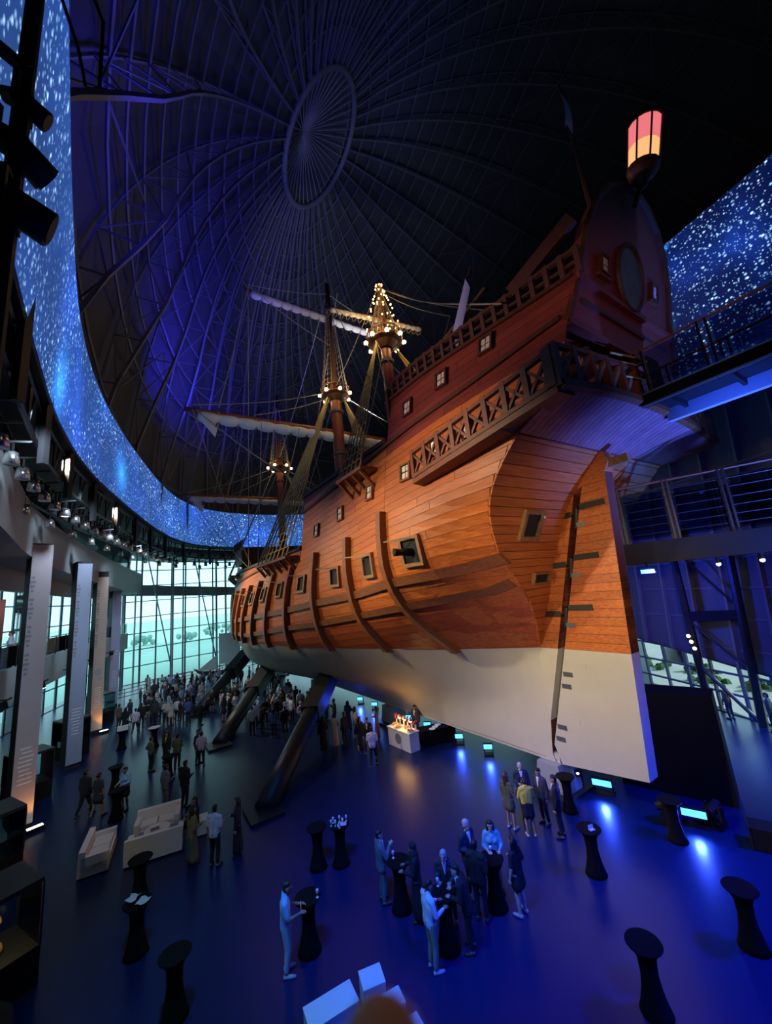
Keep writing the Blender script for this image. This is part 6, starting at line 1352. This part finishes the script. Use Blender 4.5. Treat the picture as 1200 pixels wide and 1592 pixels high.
P_((-11.68, 23.0), -100, 'stand', 'jacket', 'short', 'man in black suit left of the pale pink shirt', 'cl_black', 'cl_black')
P_((-14.36, 18.5), -10, 'walk', 'jacket', 'short', 'man in black suit walking away at the left, beside a woman', 'cl_black', 'cl_black', h=1.06)
P_((-13.65, 18.33), -10, 'fwalk', 'dress', 'bun', 'woman in dark patterned dress walking beside the man in black suit', 'cl_charcoal')
P_((-12.75, 18.75), 170, 'freach', 'skirt', 'short', 'guest in pale blue top at a cocktail table on the left', 'cl_lightblue', 'cl_black')
P_((-1.8, 20.5), -5, 'walk', 'tee', 'short', 'man in white shirt and black trousers seen from behind near the buffet', 'cl_white', 'cl_black', h=1.04)
P_((-2.62, 22.45), 10, 'fwalk', 'gown', 'long', 'woman in long dark dress walking with the white-fronted man', 'cl_charcoal')
P_((-2.15, 22.15), 170, 'walk', 'jacket', 'short', 'man in dark suit with white shirt front, left of the buffet', 'cl_black', 'cl_black')
P_((-4.72, 23.1), 20, 'fstand', 'gown', 'scarf', 'woman in long black gown and headscarf right of the nearest strut', 'cl_black')
P_((-4.15, 23.4), 10, 'freach', 'gown', 'bun', 'woman in long pale lilac gown right of the nearest strut', 'cl_cream')
P_((-3.6, 23.6), 60, 'stand', 'jacket', 'short', 'man in black suit right of the pale gown', 'cl_black', 'cl_black')
P_((-3.05, 24.4), -60, 'fstand', 'dress', 'long', 'woman in short pale dress right of the black suit, near the strut', 'cl_lilac', shoes='shoe_pale')
P_((-1.75, 24.0), 90, 'fstand', 'gown', 'long', 'woman in dark dress standing left of the buffet', 'cl_brown')
P_((0.5, 23.6), 150, 'bent', 'jacket', 'short', 'waiter in dark jacket behind the buffet', 'cl_charcoal', 'cl_black')
P_((-10.05, 26.8), 20, 'bent', 'shirt', 'short', 'man in white shirt standing left of a group between two struts', 'cl_pale', 'cl_black')
P_((-9.49, 26.94), -60, 'stand', 'jacket', 'short', 'man in black suit between two struts, right of the white shirt', 'cl_black', 'cl_black')
P_((-8.35, 25.9), 10, 'fold', 'tee', 'long', 'person in bright blue top between two struts', 'cl_blue', 'cl_black')
P_((-7.7, 26.1), 30, 'bent', 'jacket', 'short', 'man in black suit right of the bright blue top', 'cl_black', 'cl_black')
P_((-20.0, 30.9), 10, 'stand', 'jacket', 'short', 'man in black suit on the bright floor by the lilac banner', 'cl_black', 'cl_black')
P_((-19.45, 29.4), 15, 'walk', 'tee', 'short', 'man in pale pink shirt walking towards the lilac banner', 'cl_lilac', 'cl_navy')
P_((-20.6, 30.0), 0, 'fstand', 'gown', 'long', 'woman in long black dress left of the pale pink shirt', 'cl_black')
P_((-22.0, 31.3), -10, 'stand', 'jacket', 'short', 'man in dark brown jacket at the foot of the lilac banner', 'cl_brown', 'cl_black')
P_((16.83, 21.84), 10, 'drink', 'shirt', 'short', 'man silhouetted at the right window, by the leaning brace', 'cl_brown', 'cl_navy', h=0.98)
P_((17.2, 19.9), 40, 'stand', 'jacket', 'short', 'person in dark clothes cut by the right edge at the window', 'cl_charcoal', 'cl_black')
P_((-19.2, 19.4), 120, 'fstand', 'shirt', 'bun', 'woman on the upper walkway behind the glass rail, lit from the side', 'cl_lilac', 'cl_black', 'hair_brown', 'skin_light', z=6.4)
P_((-24.9, 30.4), 100, 'drink', 'jacket', 'short', 'man in dark jacket on the upper walkway beyond the blue banner', 'cl_charcoal', 'cl_black', z=6.4)
CROWD_XY = [(-21.74, 34.54), (-20.3, 33.73), (-20.64, 37.56), (-22.22, 32.9), (-23.24, 37.15), (-15.67, 33.12), (-16.94, 33.48), (-20.08, 36.72), (-17.09, 31.24), (-18.45, 32.34), (-24.07, 39.01), (-16.32, 30.73), (-19.23, 32.24), (-18.31, 31.22), (-18.13, 36.46), (-24.56, 37.72), (-19.47, 35.44), (-20.13, 35.08), (-15.06, 30.0), (-16.62, 32.78), (-22.25, 37.45), (-20.2, 32.7), (-18.53, 34.93), (-17.61, 30.69), (-22.84, 35.79), (-19.23, 31.36), (-16.93, 37.15), (-17.07, 36.03), (-19.33, 38.44), (-16.26, 36.14), (-19.32, 40.2), (-18.95, 36.56), (-17.7, 37.56), (-16.48, 35.1), (-21.0, 40.51), (-15.97, 33.86), (-18.75, 37.35), (-18.48, 39.8), (-17.72, 38.64), (-20.04, 39.78), (-18.73, 38.88), (-18.55, 35.76), (-26.65, 43.01), (-22.67, 40.45), (-22.81, 38.66), (-23.61, 41.67), (-25.85, 43.24), (-24.75, 39.97), (-20.3, 38.35), (-23.45, 43.32), (-21.8, 38.63), (-27.6, 43.51), (-25.11, 41.32), (-24.33, 41.3), (-28.21, 44.5), (-26.39, 41.91), (-24.16, 40.42), (-22.82, 41.19), (-15.71, 35.3), (-13.69, 31.63), (-13.76, 33.16), (-12.98, 31.3), (-14.78, 34.48), (-14.78, 33.17), (-12.8, 29.72), (-13.43, 30.28), (-7.95, 27.1), (-7.84, 28.28), (-8.23, 29.0), (-10.58, 29.55), (-12.2, 33.08), (-9.11, 32.82), (-8.38, 31.58), (-10.3, 28.0), (-11.42, 31.52), (-11.05, 32.43), (-8.47, 30.14), (-9.99, 30.58), (-7.6, 29.75), (-9.02, 28.76), (-8.88, 27.54), (-9.4, 31.28), (-11.61, 33.83), (-9.56, 27.01), (-9.79, 28.55), (-9.52, 29.86), (-9.92, 32.52), (-11.05, 30.23), (-10.12, 36.33), (-9.67, 33.39), (-9.37, 37.96), (-9.1, 34.94), (-13.48, 38.09), (-13.16, 39.83), (-10.98, 34.28), (-10.43, 38.38), (-8.32, 34.17), (-9.04, 35.98), (-13.98, 40.4), (-13.74, 39.22), (-12.56, 36.91), (-10.89, 35.43), (-11.38, 36.29), (-11.6, 38.43), (-11.48, 37.12), (-12.25, 34.22), (-5.55, 31.35), (-4.76, 30.64), (-4.22, 29.38), (-3.71, 28.55), (-3.43, 29.39), (-3.55, 27.64), (-3.68, 26.06), (-4.57, 31.62), (-5.43, 28.07), (-3.57, 31.08), (-4.67, 26.89), (-5.53, 29.54), (-2.03, 29.54), (0.22, 30.54), (-0.53, 28.89), (-1.78, 31.02), (-0.37, 29.67), (-0.61, 31.39), (-2.51, 31.95), (-2.73, 29.89), (-7.86, 36.57), (-6.92, 30.22), (-7.45, 32.67), (-6.95, 31.23)]
rc = random.Random(11)
taken = [(o.location.x, o.location.y) for o in COL.objects if o.name.startswith('person') and not o.parent]
CV = [('stand', 'jacket', 'short'), ('bent', 'jacket', 'short'), ('bent', 'shirt', 'short'), ('fstand', 'dress', 'long'), ('drink', 'jacket', 'short'), ('freach', 'gown', 'long'), ('fold', 'shirt', 'short'), ('fstand', 'gown', 'scarf'), ('bent', 'tee', 'short'), ('freach', 'skirt', 'bun')]
for _ in range(900):
    if len(CROWD_XY) > 215: break
    x, y = rc.uniform(-25, -6.5), rc.uniform(26.5, 44); a_ = math.degrees(math.atan2(-x, y))
    if not 13 < a_ < 32.5 or (y < 31.5 and x < -13) or any(math.hypot(x - a, y - c) < 0.75 for a, c in CROWD_XY): continue
    CROWD_XY.append((x, y))
for x, y in CROWD_XY:
    q = Vector((x, y, 0)) - S0; qs, qw = q.dot(FWD), q.dot(PORT)
    if abs(qw) < 1.2: continue
    if any(min((Vector((qs, qw)) - Vector((a, 9.6)).lerp(Vector((c, d)), t)).length for t in (0, 0.15, 0.3, 0.45, 0.6, 0.75, 0.9)) < 1.05 for a, c, d in ((7.9, 15.0, 3.3), (17.7, 25.4, 4.3), (27.1, 33.0, 4.2))): continue
    if abs(qw) < 2.4 and 2 < qs < 40: continue
    if min(math.hypot(x - a, y - c) for a, c in HRP) < 0.7: continue
    if any(math.hypot(x - a, y - c) < 0.6 for a, c in taken): continue
    po, ou, ha = rc.choice(CV); tp = rc.choice(['cl_black', 'cl_navy', 'cl_charcoal', 'cl_white', 'cl_white', 'cl_lightblue', 'cl_lilac', 'cl_blue', 'cl_cream', 'cl_black', 'cl_grey']); 
    if ou == 'jacket': tp = rc.choice(['cl_black', 'cl_navy', 'cl_charcoal', 'cl_grey'])
    shade = 'dark' if tp in ('cl_black', 'cl_navy', 'cl_charcoal', 'cl_grey') else 'pale' if tp in ('cl_white', 'cl_lilac', 'cl_cream') else 'blue'
    what = {'jacket': 'jacketed', 'shirt': 'shirted', 'tee': 'short-sleeved', 'dress': 'short-dressed', 'gown': 'long-gowned', 'skirt': 'skirted'}[ou]
    where = 'in the far crowd by the window railing' if y > 37 else ('in the crowd between struts and window' if x < -13 else ('in the crowd under the ship between the struts' if x < -7 else 'in the crowd under the ship beyond the nearest strut'))
    P_((x, y), rc.uniform(0, 360), po, ou, ha, '%s %s guest %s' % (shade, what, where), tp, rc.choice(['cl_black', 'cl_navy', 'cl_charcoal']), rc.choice(['hair_black', 'hair_black', 'hair_brown', 'hair_grey']), rc.choice(['skin_light', 'skin_mid', 'skin_dark']), h=rc.uniform(0.94, 1.06), group='guests, %s %s, %s' % (shade, what, where), faces=False)
# the photographer's own fingertip close to the lens
hd_ = sdf_mesh([(V(0, 0, 0), V(0, 0.004, 0.024), 0.0085, 0.0078), (V(0, 0, -0.026), V(0, 0, 0), 0.0092, 0.0086), (V(-0.004, -0.01, -0.075), V(0, 0, -0.026), 0.0115, 0.0095),
    (V(0.02, 0.0, -0.03), V(0.024, 0.004, -0.012), 0.009, 0.0078), (V(0.016, -0.01, -0.075), V(0.02, 0, -0.03), 0.011, 0.0092), (V(0.036, -0.01, -0.077), V(0.039, 0, -0.04), 0.0105, 0.009), (V(0.039, 0, -0.04), V(0.043, 0.006, -0.02), 0.0088, 0.0075), (V(0.054, -0.012, -0.082), V(0.058, 0, -0.052), 0.0095, 0.008), (V(0.058, 0, -0.052), V(0.061, 0.006, -0.038), 0.008, 0.0068),
    (V(-0.03, -0.02, -0.1), V(-0.036, 0.0, -0.07), 0.013, 0.0105), (V(-0.036, 0, -0.07), V(-0.032, 0.012, -0.052), 0.0105, 0.009), (V(0, -0.02, -0.14), V(-0.002, -0.012, -0.085), 0.026, 0.016), (V(0.02, -0.022, -0.145), V(0.02, -0.012, -0.085), 0.026, 0.016), (V(0.04, -0.022, -0.14), V(0.04, -0.014, -0.088), 0.022, 0.015), (V(-0.012, -0.022, -0.14), V(-0.026, -0.02, -0.105), 0.018, 0.014), (V(0.02, -0.04, -0.42), V(0.02, -0.024, -0.16), 0.04, 0.029)], 0.0022, 'hand', 3)
fo = bpy.data.objects.new('hand', hd_); COL.objects.link(fo); fo.location = CAM + Vector((-0.0135, 0.098, -0.1205)); fo.material_slots[0].material = MAT['skin_light']; fo.rotation_euler = (math.radians(-6), 0, math.radians(-8))
tag(fo, 'blurred fingertip of the person holding the camera, at the bottom edge', 'hand')
lamp('finger_fill', 'SPOT', (0.45, -0.6, 8.7), 2.2, (1, 0.5, 0.25), (0, 0.1, 8.17), 0.05, 16, 0.5); fo.scale = (1.25, 1.1, 1.0)  # added warm fill behind the lens, only for the fingertip
